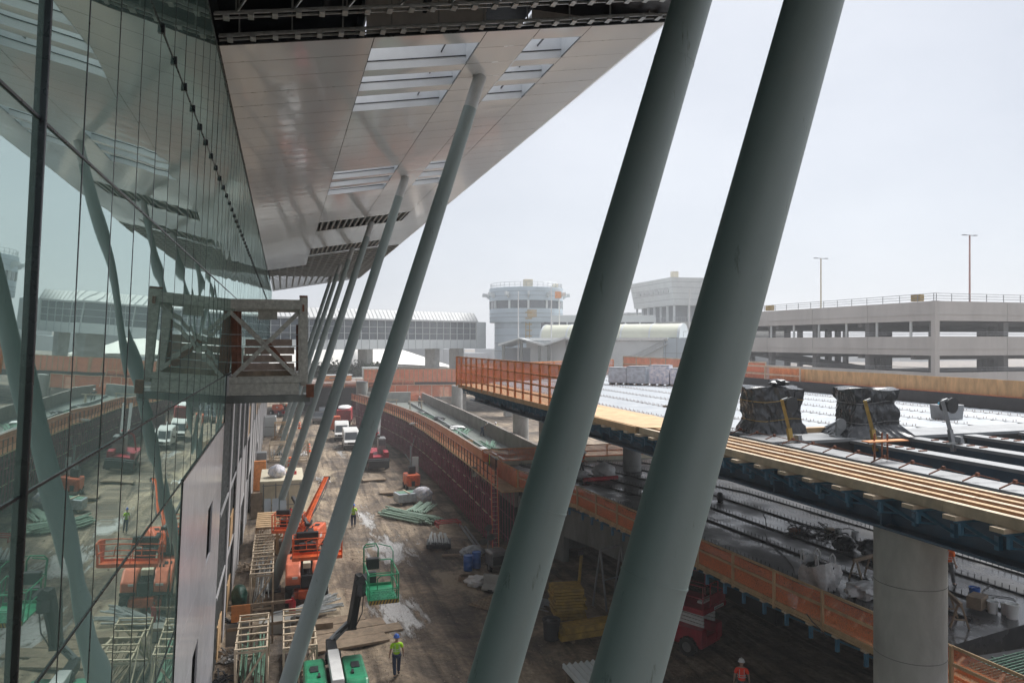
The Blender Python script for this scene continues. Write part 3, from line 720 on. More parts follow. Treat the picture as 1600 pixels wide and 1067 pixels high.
# small deck things
def stackthing(x, y, rz, label):
    t = thing('wrapped_stack', label, 'wrapped stack', (x, y, ZD + .02), rz, 'black wrapped stacks on the upper deck'); return t
def wrapped(cx, cy, a, c_, h, rz, seed, label, flare, waist):
    t = thing('wrapped_stack', label, 'wrapped stack', (cx, cy, ZD + .02), rz, 'black wrapped stacks on the upper deck')
    rnd = random.Random(seed); ph = [(rnd.uniform(0, 6.3), rnd.randint(3, 13), rnd.uniform(-4, 4)) for _ in range(8)]
    def fn(u, v):
        an = 2 * math.pi * u; ca, sa = math.cos(an), math.sin(an); k = 1 / max(abs(ca), abs(sa)) ** .82
        w = 1 + flare * max(0, .22 - v) / .22 + waist * math.exp(-((v - .62) / .09) ** 2)
        f = sum((1 - 2 * abs(math.sin((n_ * an + p + s_ * v * 3 + .8 * math.sin(v * 9 + p)) / 2)) ** .7) for p, n_, s_ in ph) / 5
        q3 = Vector((ca * 2.6 + seed * 7, sa * 2.6, v * 1.5)); rid = 1 - abs(mnoise.noise(q3 * 1.3 + Vector((v * 2.2, 0, 0)))) * 3; rid2 = 1 - abs(mnoise.noise(Vector((ca * 5, sa * 5 + seed, v * 3.4 + ca)) * 1.6)) * 3
        w += .06 * f * (1.2 - .75 * v) + .055 * rid + .03 * rid2 + .05 * mnoise.noise(Vector((ca * 1.2, sa * 1.2, v * 2 + seed))) ; vv = min(1, v / .9); top = max(0, (v - .9) / .1)
        w *= (1 - top * .97)
        return (a / 2 * ca * k * w, c_ / 2 * sa * k * w, h * vv + .05 * math.sin(3 * an + seed) * vv + .05 * f * top)
    b = MB(); b.grid(fn, 240, 90); b.build('tarp', 'tarp', t, True)
    for zf in (.3, .72):
        b = MB(); ring = [Vector(fn(i / 40, zf * .9)) * 1.03 for i in range(41)]
        for q in ring: q.z = h * zf + .05 * math.sin(q.x * 3)
        b.path(ring, .013); b.build('strap', 'yellow' if seed == 1 else 'mullion_edge', t)
    return t
wrapped(17.0, 23.0, 1.85, 1.4, 1.62, R(-12), 1, 'black tarp wrapped stack tied with two yellow ropes, just right of the nearest leaning column', .2, .04)
t = wrapped(19.75, 21.35, 1.8, 1.35, 1.62, R(-8), 2, 'black tarp wrapped stack with pinched waist and flared skirt, at the middle slanted post', .55, -.12)
b = MB(); b.grid(crumple(.25, 0, 1.65, .3, .22, .14, 5, .5), 24, 12)
o = b.build('loose_tarp', 'tarp', bpy.data.objects['wrapped_stack'], True)
def davit(x, y, label, yel, drum):
    t = thing('lifting_post', label, 'post', (x, y, ZD), R(8), 'short slanted posts on the deck girders')
    b = MB(); b.bar((0, 0, -.25), (-.04, .1, .45), .16, .1); b.bar((-.04, .1, .45), (-.2, .25, 1.38), .13, .1)
    b.build('post', 'yellow' if yel else 'steel_grey', t)
    b = MB(); b.bar((-.2, .25, 1.36), (.05, .25, 1.42), .05, .06); b.bar((-.35, 0, .02), (.5, 0, .02), .06); b.build('arm', 'galv', t)
    if drum:
        b = MB(); b.tube((.1, .12, 1.22), (.1, .42, 1.22), .21, n=18); b.tube((.1, .08, 1.22), (.1, .12, 1.22), .26, n=18); b.build('reel', 'blackmat', t, True)
        b = MB(); b.grid(crumple(.3, .3, 1.0, .18, .18, .2, 8, .4), 14, 8); b.build('cover', 'tarp', t, True)
    b = MB(); b.cb(.25, 0, .0, .16, .2, .22); b.tube((.25, -.12, .1), (.25, .14, .1), .09, n=12); b.build('winch', 'steel_grey', t)
davit(15.95, 20.45, 'slanted yellow post with black reel, in front of the rope tied stack', True, True)
davit(18.3, 19.35, 'slanted yellow post without a reel, in front of the pinched waist stack', True, False)
davit(20.7, 18.6, 'slanted grey post with black reel, rightmost on the girders', False, True)
t = thing('lidded_bin', 'grey plastic bin with a light blue rag, out on the frosted deck', 'bin', (27.0, 24.6, ZD))
b = MB(); b.prof([(-.5, 0), (.5, 0), (.58, .62), (-.58, .62)], -.35, .35); b.build('body', 'steel_grey', t, bevel=.03)
b = MB(); b.grid(crumple(.1, 0, .5, .4, .25, .16, 4, .4), 16, 8); b.build('rag', PM('light_blue_cloth', (.1, .45, .62), .8), t, True)
for i, (x, lab, m_) in enumerate(((24.6, 'grey shrink wrapped crate at the left end of the wrapped row', 'ibc'), (25.6, 'wrapped crate with dark side, second in the row on the upper deck', 'ibc'),
                         (26.9, 'wrapped crate with yellow and blue print seen between the leaning columns', 'bagprint'), (28.0, 'wrapped crate with blue print next to the nearest leaning column', 'bagprint'))):
    t = thing('wrapped_crate', lab, 'crate', (x + .2, 52.0 - i * 1.15, ZD), R(-45), 'wrapped crates on the far upper deck')
    b = MB(); b.cb(0, 0, .12, 1.5, 1.1, 1.15 + .12 * (i % 3)); b.build('load', m_, t, bevel=.06)
    b = MB()
    for q in (-.6, 0, .6): b.cb(q, 0, 0, .12, 1.1, .11)
    b.build('pallet', 'wood_dull', t)
    b = MB(); b.cb(0, 0, 1.28 + .12 * (i % 3), 1.52, 1.12, .03); b.build('frost_cover', 'snow', t)
t = thing('steel_bearing', 'small grey rounded steel bearing on the cross beam between the two black stacks', 'bearing', (18.45, 21.1, ZD + .02))
b = MB(); b.profx([(-.03, 0), (.03, 0), (.03, .5), (-.03, .5)], -.2, .2); b.tube((0, -.05, .42), (0, .05, .42), .2, n=20); b.cb(0, 0, 0, .7, .3, .04); b.build('lug', 'steel_grey', t)
tag(MB().box(17.2, 18.9, 22.2, 22.45, ZD + .02, ZD + .2).build('timber_block', 'wood', bevel=.01), 'yellow timber beam lying on the cross beam between the black stacks', 'timber')
tag(MB().bar((18.2, 33.2, ZD + .06), (20.6, 31.8, ZD + .08), .12, .08).build('loose_timber', 'wood_dull'), 'loose timber offcut lying on the frosted deck left of the nearest column', 'timber')

# ------------------------------------------------------------------ ramp with shoring and walkway
def rx(y):   # outer edge of the walkway along the ramp
    k = [(47, 13.95), (60, 14.5), (70, 14.8), (82, 15.05), (94, 14.9), (104, 14.2), (113, 13.3), (122, 12.2), (131, 11.0)]
    for (a, p), (b_, q) in zip(k[:-1], k[1:]):
        if y <= b_: return p + (q - p) * (y - a) / (b_ - a)
    return k[-1][1]
ramp_ = thing('concrete_ramp', 'curving concrete ramp with parapets both sides under construction', 'ramp', (18, 80, 0))
def along(f0, f1, z0, z1, ya, yb, n_=28):
    b = MB(); ys = [ya + (yb - ya) * i / n_ for i in range(n_ + 1)]; vs = []
    for y in ys: vs += [(f0(y), y, z0), (f1(y), y, z0), (f1(y), y, z1), (f0(y), y, z1)]
    fs = [(0, 1, 2, 3)] + [tuple(4 * n_ + j for j in (3, 2, 1, 0))]
    for i in range(n_):
        for j in range(4): fs.append((4 * i + j, 4 * i + (j + 1) % 4, 4 * i + 4 + (j + 1) % 4, 4 * i + 4 + j)[::-1])
    return b.add(vs, fs)
def rr(y): return 21.2 + max(0, min(1, (y - 58) / 35)) * 1.5 + max(0, (y - 93) / 36) * .9
ZR = 3.8
L(along(lambda y: rx(y) + 1.5, rr, 3.1, ZR, 49, 131).build('deck', 'greenmat', ramp_))
for ya, yb in ((49, 53.5), (53.54, 66), (66.04, 78), (78.04, 92), (92.04, 106), (106.04, 131)):
    L(along(lambda y: rx(y) + 1.35, lambda y: rx(y) + 1.62, 3.0, 5.4 if ya > 52 else 5.1, ya, yb, 10).build('parapet', 'parapet', ramp_))
for ya, yb in ((60, 84), (84.04, 106), (106.04, 131)):
    L(along(rr, lambda y: rr(y) + .3, 2.6, 5.35, ya, yb, 8).build('parapet', 'parapet', ramp_))
L(along(lambda y: rx(y) + 1.5, lambda y: rx(y) + 2.2, 0, 3.05, 49.5, 131).build('formwork_wall', 'darkvoid', ramp_))  # coloured near-black to give the shade behind the shoring posts
L(along(lambda y: rr(y) - .6, lambda y: rr(y) - .2, 0, 2.6, 60, 131).build('side_wall', 'concrete_dark', ramp_))
L(along(lambda y: rr(y) - 2.9, lambda y: rr(y) - 2.75, ZR, ZR + .35, 62, 128).build('divider_form', 'steel_grey', ramp_))
L(along(lambda y: rx(y) + 2.5, lambda y: rx(y) + 2.62, ZR, ZR + .4, 56, 128).build('starter_bars', 'greenbar', ramp_))
b = MB(); b.box(14.0, 21.5, 130, 130.6, 3.2, 5.6); L(b.build('end_wall', 'concrete', ramp_))
tag(along(lambda y: rx(y) + 1.27, lambda y: rx(y) + 1.345, 4.2, 5.5, 54.5, 57.5, 3).build('hanging_blanket', 'blackmat'), 'dark blanket hung over the near part of the left ramp parapet', 'blanket')
b = MB(); b.path([(rx(56) + 1.2, 56.2, 5.62), (rx(56) + 1.15, 56.0, 4.8), (rx(56) + 1.0, 56.3, 4.5)], .03); tag(b.build('yellow_strap', 'hiviz'), 'yellow strap hanging over the dark blanket on the parapet', 'strap')
# scaffold bays: shoring frames, ledgers, walkway boards, guardrail and net
def bay(Lb=2.44):
    t = thing('scaffold_bay', 'maroon shoring scaffold bay carrying the walkway beside the ramp', 'scaffold', (0, 0, 0), 0, 'scaffold bays along the ramp')
    for x in (0.06, 1.3):
        for i in range(3):
            y = (i + .03) * Lb / 3; b = MB(); b.tube((x, y, 0), (x, y, 4.42), .048 if x < 1 else .03, n=6); b.cb(x, y, 0, .14, .14, .02); b.build('post', 'maroon', t)
    for z in (.4, 2.0, 3.4):
        b = MB()
        for x in (0.06, 1.3): b.tube((x, 0, z), (x, Lb, z), .022, n=5)
        b.build('ledger', 'maroon', t)
    b = MB()
    for i in range(2): b.bar((.02, i * Lb / 2, .5), (.02, (i + 1) * Lb / 2, 2.6), .02); b.bar((.02, i * Lb / 2, 3.9), (.02, (i + 1) * Lb / 2, 1.9), .02)
    b.build('brace', 'maroon', t)
    b = MB(); b.bar((-.06, 0, 2.1), (-.06, Lb * .62, 2.1), .1, .045); b.bar((-.02, .9, 3.3), (-.02, Lb * .7, 3.3), .06, .04); b.build('toe_plank', 'wood_pale', t)
    b = MB(); b.box(-.1, 1.34, 0, Lb - .01, 4.45, 4.53); b.build('walkway_board', 'wood', t)
    for y in (0, Lb / 2): b = MB(); b.bar((-.03, y, 4.1), (-.03, y, 5.64), .06); b.build('guard_post', 'steel_black', t)
    b = MB(); b.bar((-.02, 0, 5.6), (-.02, Lb, 5.6), .04, .06); b.bar((-.02, 0, 5.05), (-.02, Lb, 5.05), .035, .04); b.build('guard_rail', 'rust', t)
    b = MB(); b.grid(lambda u, v: (.03 + .03 * math.sin(9 * u) * v, Lb * u, 4.5 + (1.05 - .06 * math.sin(math.pi * u)) * v), 8, 3); b.build('net', 'net_dense', t)
    return t
bay0 = bay(); y = 49.2; first = True
while y < 128:
    d = math.atan2(rx(y + 2.44) - rx(y), 2.44)
    loc = (rx(y), y, 0)
    if first: place(bay0, loc, -d); first = False
    else: dup(bay0, loc, -d)
    y += 2.44 * math.cos(d)
# denser, darker frames behind, along the near end wall
t = thing('ladder', 'orange ladder standing against the near end of the scaffold walkway', 'ladder', (13.75, 48.55, 0))
b = MB()
for x in (-.22, .22): b = MB(); b.bar((x, -.45, .0), (x, .0, 5.9), .05, .07); b.build('rail', 'orange_faded', t)
for i in range(19): b = MB(); z = .3 + .3 * i; b.tube((-.22, -.45 + .45 * z / 5.9, z), (.22, -.45 + .45 * z / 5.9, z), .018, n=6); b.build('rung', 'wood_pale', t)
b = MB(); b.box(13.95, 16.4, 47.2, 49.15, 4.42, 4.52); tag(b.build('landing_platform', 'wood'), 'timber landing platform joining the walkway to the lower deck', 'platform')
rnd = random.Random(21)   # rebar bundles and debris on the ramp
def heap(name, cx, cy, z, n_, ln, w, mat, label, cat, seed, r=.03, ang=0, group=None):
    rd = random.Random(seed); t = thing(name, label, cat, (cx, cy, z), ang, group)
    for g_ in range(3):
        b = MB(); ga = rd.uniform(-.28, .28); gx = (g_ - 1) * w * .8
        for i in range(n_ // 3 + 1):
            a = ga + rd.gauss(0, .07); x, y_ = gx + rd.gauss(0, w * .45), rd.gauss(0, ln * .06); l_ = ln * rd.uniform(.75, 1); zz_ = r + rd.random() * .32 * (1 - min(1, abs(x) / (w * 2.2)))
            b.tube((x - math.sin(a) * l_ / 2, y_ - math.cos(a) * l_ / 2, zz_), (x + math.sin(a) * l_ / 2, y_ + math.cos(a) * l_ / 2, zz_ + rd.uniform(-.03, .08)), r, n=6)
        b.build('bar_bundle', mat, t)
    return t
heap('rebar_heap', 19.0, 104, ZR, 30, 9, .7, 'greenbar', 'green rebar heap at the far end of the ramp deck', 'rebar', 1, .04, R(4))
heap('rebar_heap', 19.6, 84, ZR, 36, 8, .6, 'greenbar', 'green rebar heap in the middle of the ramp deck beside the two workers', 'rebar', 2, .04, R(-5))
heap('rebar_heap', 19.6, 72, ZR, 40, 7, .7, 'greenbar', 'green rebar heap on the ramp near the net fence corner', 'rebar', 3, .04, R(-8))
for i, (x, y, n_, m_, ln, lb) in enumerate(((18.2, 93, 30, 'greenbar', 8, 'green rebar strewn on the left half of the ramp past the dark tool pile'), (17.4, 62.5, 30, 'greenbar', 6, 'green rebar strewn at the near left end of the ramp deck'),
                                 (18.1, 79.5, 24, 'greenbar', 6, 'green rebar beside the pale timber offcuts on the ramp'), (17.3, 112, 24, 'greenbar', 7, 'green rebar strewn at the left of the far ramp deck'),
                                 (19.8, 90.5, 16, 'mullion_edge', 3, 'grey conduits lying across the middle of the ramp'), (18.9, 68, 22, 'wood_pale', 2.5, 'pale stakes scattered between pipes and rebar on the near ramp'))):
    heap('rebar_heap' if 'rebar' in lb[:12] else 'offcut_heap', x, y, ZR, n_, ln, .6, m_, lb, 'rebar' if 'rebar' in lb[:12] else 'offcuts', 90 + i, .045, R(-8 + 5 * i))
heap('timber_heap', 18.4, 76, ZR, 18, 3, .6, 'wood', 'scattered pale timber offcuts on the ramp deck', 'timber', 4, .05, R(30))
heap('pipe_heap', 18.8, 66, ZR, 26, 4, .8, 'mullion_edge', 'tangle of grey pipes at the near end of the ramp deck', 'pipes', 5, .04, R(20))
for i, (x, y, s, m_, lb) in enumerate(((20.0, 87, .9, 'bag', 'crumpled white sheet on the rebar in the middle of the ramp'), (19.2, 108, .7, 'blackmat', 'black sack lying on the far ramp deck'),
                                 (20.3, 99, .8, 'steel_black', 'dark tool pile on a pallet on the ramp deck'), (18.3, 69.5, .7, 'bag', 'white plastic sheet beside grey pipes on the ramp'),
                                 (14.9, 88, .45, 'bag', 'white sack lying on the orange net walkway'))):
    b = MB(); b.grid(crumple(0, 0, 0, s, s * .8, s * .35, i + 30, .4), 22, 10); o = b.build('sack' if i != 2 else 'tool_pile', m_, smooth=True); o.location = (x, y, ZR if i < 4 else 4.53); tag(o, lb, 'sack' if i != 2 else 'tools')
for i, y in enumerate((113, 117)):
    t = thing('timber_trestle', ['pale timber trestle at the far end of the ramp, nearer one', 'pale timber trestle at the far end of the ramp, farther one'][i], 'trestle', (19.5 - i * 3.3, y, ZR))
    b = MB(); b.bar((-1.2, 0, 1.5), (1.2, 0, 1.5), .12); b.build('beam', 'wood_pale', t)
    for x in (-.9, .9): b = MB(); b.bar((x, -.3, 0), (x, 0, 1.5), .1); b.bar((x, .3, 0), (x, 0, 1.5), .1); b.build('leg', 'wood_pale', t)

# ------------------------------------------------------------------ lower deck: wet black slab
ZM = 4.6
def mx(y): return 15.3 + (48 - y) * .27 if y > 41.6 else 17.03 + (41.6 - y) * .055
low = thing('lower_deck', 'wet black concrete slab of the lower roadway with rows of studded forms', 'deck', (24, 38, 0))
b = MB(); ys = [18.6, 22, 26, 30, 36, 41.6, 48, 56.8]
b.slab([(mx(y) + 1.35, y) for y in ys] + [(44, 56.8), (44, 22.5)], ZM - .75, ZM); L(b.build('slab', 'wetdeck', low))
for i, off in enumerate((1.7, 2.9, 5.6, 7.6, 9.9, 12.4, 15)):
    b = MB(); y0 = 19.2 + off * .18 
    pts = [(mx(y) + off - .8 + .3, y) for y in (y0, 26, 33, 41.6, 48, 56.5)]
    for a, c in zip(pts[:-1], pts[1:]): b.bar((*a, ZM + .04), (*c, ZM + .04), .1, .08)
    L(b.build('stud_rail', 'steel_black', low))
    b = MB()
    for a, c in zip(pts[:-1], pts[1:]):
        n_ = int(math.dist(a, c) / .28)
        for q in range(n_):
            x = a[0] + (c[0] - a[0]) * q / n_; y = a[1] + (c[1] - a[1]) * q / n_
            b.bar((x, y, ZM + .08), (x, y, ZM + .26), .022)
    L(b.build('stud_row', 'steel_black', low, kind='stuff'))
# timber edge walkway with inner kicker form, outer posts and net
wk = thing('edge_walkway', 'timber walkway with orange net fence hung along the edge of the lower deck', 'walkway', (17, 33, 0))
P = [(mx(y), y) for y in (48, 45, 41.6, 39.1, 36.6, 34.1, 31.6, 29.1, 26.6, 24.1, 21.6, 19.1, 16.6, 14.1, 11.6, 9)]
for i, ((xa, ya), (xb, yb)) in enumerate(zip(P[:-1], P[1:])):
    o = MB(); o.add([(xa - .06, ya, ZM - .2), (xa + 1.3, ya, ZM - .2), (xb + 1.3, yb + .006, ZM - .2), (xb - .06, yb + .006, ZM - .2)] + [(xa - .06, ya, ZM - .12), (xa + 1.3, ya, ZM - .12), (xb + 1.3, yb + .006, ZM - .12), (xb - .06, yb + .006, ZM - .12)],
             [(0, 1, 2, 3), (7, 6, 5, 4), (0, 4, 5, 1), (1, 5, 6, 2), (2, 6, 7, 3), (3, 7, 4, 0)]); L(o.build('floor_board', 'wood', wk))
    o = MB(); o.bar((xa + 1.26, ya, ZM - .05), (xb + 1.26, yb + .006, ZM - .05), .05, .32); o.bar((xa + .62, ya, ZM - .03), (xb + .62, yb + .006, ZM - .03), .05, .1); L(o.build('kicker_form', 'wood_orange', wk))
    o = MB(); o.bar((xa - .02, ya, ZM - .3), (xa - .02, ya, ZM + 1.15), .09, .09); L(o.build('post', 'wood', wk))
    for zr, w_ in ((1.12, .09), (.62, .1), (-.06, .14)): o = MB(); o.bar((xa, ya, ZM + zr), (xb, yb, ZM + zr), .045, w_); L(o.build('rail', 'wood', wk))
    for q in (.25, .75):
        x, y = xa + (xb - xa) * q, ya + (yb - ya) * q
        o = MB(); o.bar((x + .6, y, ZM - .1), (x + 1.2, y, ZM + .42), .09, .05); L(o.build('diagonal_brace', 'wood_pale', wk))
        o = MB(); o.box(x - .1, x + 1.3, y - .12, y + .12, ZM - .27, ZM - .205); L(o.build('bearer', 'wood_pale', wk))
        o = MB(); o.box(x - .02, x + .1, y - .05, y + .05, ZM - .75, ZM - .28); o.bar((x, y, ZM - .35), (x + 1.2, y, ZM - .9), .07); L(o.build('hanger_bracket', 'steel_bracket', wk))
    o = MB(); o.grid(lambda u, v: (xa + (xb - xa) * u + .04 + .05 * math.sin(3.1 * u) * v, ya + (yb - ya) * u, ZM - .05 + (1.12 - .08 * math.sin(math.pi * u)) * v), 5, 3); L(o.build('net', 'net', wk))
fence('net_fence', 'orange net guard rail around the corner where the ramp meets the lower deck', [(15.2, 52.6, ZM - .1), (15.25, 48.1, ZM - .1)], 1.25, 1.1, 3, 'wood_orange', 'net_dense', .08)
fence('net_fence', 'red orange net fence across the back of the lower deck behind the orange vested worker', [(15.2, 57.0, ZM), (24, 57, ZM), (34, 56.9, ZM)], 1.3, 2.2, 3, 'wood_orange', 'net', .08)
b = MB(); b.box(15.2, 34, 56.75, 56.9, ZM, ZM + .3); tag(b.build('edge_form', 'cream'), 'pale form board along the back edge of the lower deck', 'form board')
# abutment walls and painted-dark backing under the deck
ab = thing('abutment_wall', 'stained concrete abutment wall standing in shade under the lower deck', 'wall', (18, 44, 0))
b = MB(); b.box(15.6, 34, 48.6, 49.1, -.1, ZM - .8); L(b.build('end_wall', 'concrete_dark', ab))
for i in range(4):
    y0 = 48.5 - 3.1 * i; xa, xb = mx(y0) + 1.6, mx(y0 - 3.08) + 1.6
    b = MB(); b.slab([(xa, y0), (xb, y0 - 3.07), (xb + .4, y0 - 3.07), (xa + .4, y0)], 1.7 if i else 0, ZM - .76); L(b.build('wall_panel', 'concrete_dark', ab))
b = MB(); b.box(34, 34.5, 10, 57, -.1, ZM); b.box(24, 24.4, 32, 49, -.1, ZM - .8); L(b.build('shade_backing', 'darkvoid', ab))  # near-black sheets paint the shade of the void under the deck
# things on the lower deck
def sack(name, x, y, z, rx_, ry_, rz_, seed, mat, label, cat='bag', amp=.3, top=.0):
    b = MB(); b.grid(crumple(0, 0, 0, rx_, ry_, rz_, seed, amp, 28, 16, top), 28, 16); o = b.build(name, mat, smooth=True); o.location = (x, y, z); return tag(o, label, cat)
sack('white_bag', 22.4, 49.6, ZM, .85, .7, .62, 3, 'bag', 'peaked white bag on the wet deck behind the red tube', top=.85)
sack('white_bag', 20.6, 49.7, ZM, .6, .5, .3, 4, 'bag', 'low white bag beside the second leaning column', top=.3)
b = MB(); b.tube((0, 0, .16), (2.7, .2, .16), .15, n=14); o = b.build('tube', 'red', smooth=True); o.location = (20.2, 48.2, ZM); tag(o, 'red tube lying on the wet lower deck', 'tube')
def bulk(x, y, label, seed, dark=True):
    t = thing('bulk_bag', label, 'bag', (x, y, ZM), R(20))
    rnd = random.Random(seed); ph = [(rnd.uniform(0, 6.3), rnd.randint(3, 8)) for _ in range(5)]
    def fn(u, v):
        an = 2 * math.pi * u; ca, sa = math.cos(an), math.sin(an); k = 1 / max(abs(ca), abs(sa)) ** .6
        w = .62 * (1 + .12 * math.sin(math.pi * v)) + .05 * sum(math.sin(n_ * an + p + 3 * v) for p, n_ in ph) / 2 - .06 * abs(mnoise.noise(Vector((ca * 3, sa * 3 + seed, v * 3)))) - .05 * abs(mnoise.noise(Vector((ca * 7, sa * 7 + seed, v * 5 + ca * 3))))
        return (ca * k * w, sa * k * w, (1.0 + .14 * math.cos(2 * an + seed)) * v)
    b = MB(); b.grid(fn, 110, 34); b.build('body', 'bag', t, True)
    if dark: b = MB(); b.grid(crumple(0, 0, .45, .55, .55, .3, 9, .4), 18, 10); b.build('contents', 'tarp', t, True)
    for a in (0.5, 2.1, 3.6, 5.2):
        x_, y_ = .58 * math.cos(a), .58 * math.sin(a); b = MB()
        b.path([(x_, y_, .9), (x_ * 1.05 - .04, y_, 1.25), (x_ * .9, y_ + .1, 1.38), (x_ * .75, y_ + .2, 1.2), (x_ * .8, y_ + .18, .95)], .03); b.build('handle', 'bag', t)
bulk(20.75, 24.9, 'open white bulk bag with dark contents beside the orange net', 4)
sack('white_bag', 21.6, 23.3, ZM, .7, .55, .32, 12, 'bag', 'slumped white bag just left of the thick front pier', amp=.45)
def bucket(x, y, z, mat, label, s=1.):
    t = thing('bucket', label, 'bucket', (x, y, z)); b = MB(); b.lathe([(.13 * s, 0), (.155 * s, .34 * s), (.165 * s, .34 * s), (.165 * s, .37 * s), (.15 * s, .37 * s), (.14 * s, .3 * s)], n=20); b.build('body', mat, t, True)
    b = MB(); b.path([(.16 * s * math.cos(a / 6 * math.pi), 0, .34 * s + .12 * s * math.sin(a / 6 * math.pi) * .3) for a in range(7)], .008); b.build('handle', 'galv', t)
bucket(25.4, 21.9, ZM, 'blue', 'blue bucket standing in a darker tub right of the pier', 1.25)
for i, (x, y, lb) in enumerate(((25.0, 20.95, 'small white bucket next to the blue one'), (24.75, 20.6, 'white bucket in front of the brown box, left of the largest two'), (25.1, 20.35, 'white bucket between two others near the frame edge'), (24.95, 20.0, 'largest white bucket, rightmost of the row'),
                              (26.9, 30.9, 'white bucket among black hoses, left one'), (27.3, 30.2, 'white bucket among black hoses, right one'))): bucket(x, y, ZM, 'white', lb, 1.15 if i != 3 else 1.4)
bucket(18.35, 23.5, ZM - .12, 'white', 'white bucket standing inside the orange net walkway', 1.2)
bucket(22.35, 20.9, ZM, 'red', 'red bucket by the sawhorse just right of the pier', 1.1)
def sawhorse(x, y, rz, label):
    t = thing('sawhorse', label, 'sawhorse', (x, y, ZM), rz); b = MB(); b.bar((-.7, 0, .85), (.7, 0, .85), .09, .14); b.build('beam', 'wood_dull', t)
    for sx in (-.55, .55):
        for sy in (-1, 1): b = MB(); b.bar((sx, .3 * sy, 0), (sx, .04 * sy, .84), .08, .05); b.build('leg', 'wood_dull', t)
        b = MB(); b.bar((sx, -.2, .3), (sx, .2, .3), .06, .04); b.build('brace', 'wood_dull', t)
sawhorse(23.2, 25.2, R(15), 'dark timber sawhorse left of the thick front pier'); sawhorse(22.6, 20.3, R(60), 'timber sawhorse right of the thick front pier')
def tangle(x, y, rx_, ry_, h, seed, n_, label):
    rd = random.Random(seed); t = thing('hose_pile', label, 'hoses', (x, y, ZM))
    b = MB()
    for i in range(n_):
        cx, cy, r0, z0, tl = rd.gauss(0, rx_ * .5), rd.gauss(0, ry_ * .5), rd.uniform(.18, .42), rd.uniform(.03, h), rd.uniform(-.25, .25)
        b.path([(cx + r0 * math.cos(a * .6 + i), cy + r0 * math.sin(a * .6 + i), max(.03, z0 + tl * math.sin(a * .6))) for a in range(rd.randint(6, 12))], rd.uniform(.018, .035), 5)
    b.build('hoses', 'blackmat', t)
    for k in range(3): b = MB(); b.cb(rd.gauss(0, rx_ * .5), rd.gauss(0, ry_ * .5), 0, rd.uniform(.25, .5), rd.uniform(.2, .5), rd.uniform(.12, h)); b.build('tool_case', ('wood_dull', 'rust', 'blackmat')[k], t, bevel=.02)
tangle(25.9, 31.6, 1.2, 1.1, .35, 41, 34, 'dark tangle of hoses and tools between the stud rows')
sack('wrapped_bundle', 25.5, 28.9, ZM, .5, .42, .36, 42, 'tarp', 'round black wrapped bundle right of the hose tangle', 'bundle', .3)
sack('wrapped_bundle', 26.1, 27.9, ZM, .5, .4, .38, 43, 'tarp', 'second black wrapped bundle nearer the thick pier', 'bundle', .35)
sack('drain_cover', 25.9, 40, ZM, .22, .2, .3, 44, 'blackmat', 'small black lump alone on the wet deck', 'lump', .2)
tag(MB().bar((24.2, 20.9, ZM + .3), (24.9, 21.2, ZM + .3), .5, .45).build('tool_box', 'wood_dull', bevel=.02), 'brown box behind the white buckets', 'box')
b = MB(); pts = [(27 - i * .75 + .3 * math.sin(i), 38 - i * 1.35, ZM + .03) for i in range(14)]; b.path(pts, .02); tag(b.build('hose', 'blackmat'), 'thin black hose running along the wet deck', 'hose')
b = MB(); pts = [(27.4 - i * .1 + .5 * math.sin(i * .7), 23.6 - i * .2, ZM + .03) for i in range(14)]; b.path(pts, .018); tag(b.build('hose', 'blackmat'), 'black cable coiled across the pale slab right of the pier', 'hose')
# green rebar mat and pink boards at the near end
t = thing('rebar_mat', 'dense green rebar mat at the near end of the lower deck', 'rebar', (23, 15, ZM - .2))
b = MB(); rd = random.Random(5)
for i in range(70):
    y = -7 + .14 * i; b.bar((-3.1 + rd.uniform(-.1, .1), y, .06), (8, y + 1.2, .06 + rd.uniform(-.02, .05)), .035)
b.build('cross_bars', 'greenbar', t, kind='stuff')
b = MB()
for i in range(20): b.bar((-2.8 + .5 * i, -7, .0), (-2.8 + .5 * i, 3.1, .0), .04)
b.build('long_bars', 'greenbar', t, kind='stuff')
b = MB(); b.box(-3.5, 9, -8, 3.4, -.5, -.06); b.build('form_bed', 'steel_black', t)
for i, (x, y, a) in enumerate(((18.9, 15.1, 20), (18.75, 14.2, 8), (19.4, 14.6, -12))):
    t = thing('insulation_board', ['pink printed insulation board leaning on the walkway boards, uppermost', 'pink printed insulation board, left and lower of the three', 'pink insulation board lying to the right of the others'][i], 'board', (x, y, ZM - .1 + .05 * i), R(a), None)
    b = MB(); b.box(-.35, .35, -.6, .6, 0, .05); b.build('board', 'pink', t)
    b = MB()
    for q in range(3): b.box(-.2, -.16 + .1 * (q % 2), -.4 + .3 * q, -.3 + .3 * q, .052, .055)
    b.lathe([(.09, .052), (.09, .056)], .12, 0); b.build('printed_mark', 'mullion', t)
for i in range(14):
    b = MB(); y = 11.8 + .32 * i; b.box(mx(y) + .3, mx(y) + 2.4, y, y + .1, ZM - .09, ZM - .02 + .02 * (i % 3)); tag(b.build('floor_plank', 'wood_dull'), 'weathered plank in the row laid across the near walkway', 'plank', 'planks across the near walkway')

M['weathered_board'] = PM('pinkish_weathered_board', (.4, .31, .26), .8, var=.25, scale=3)
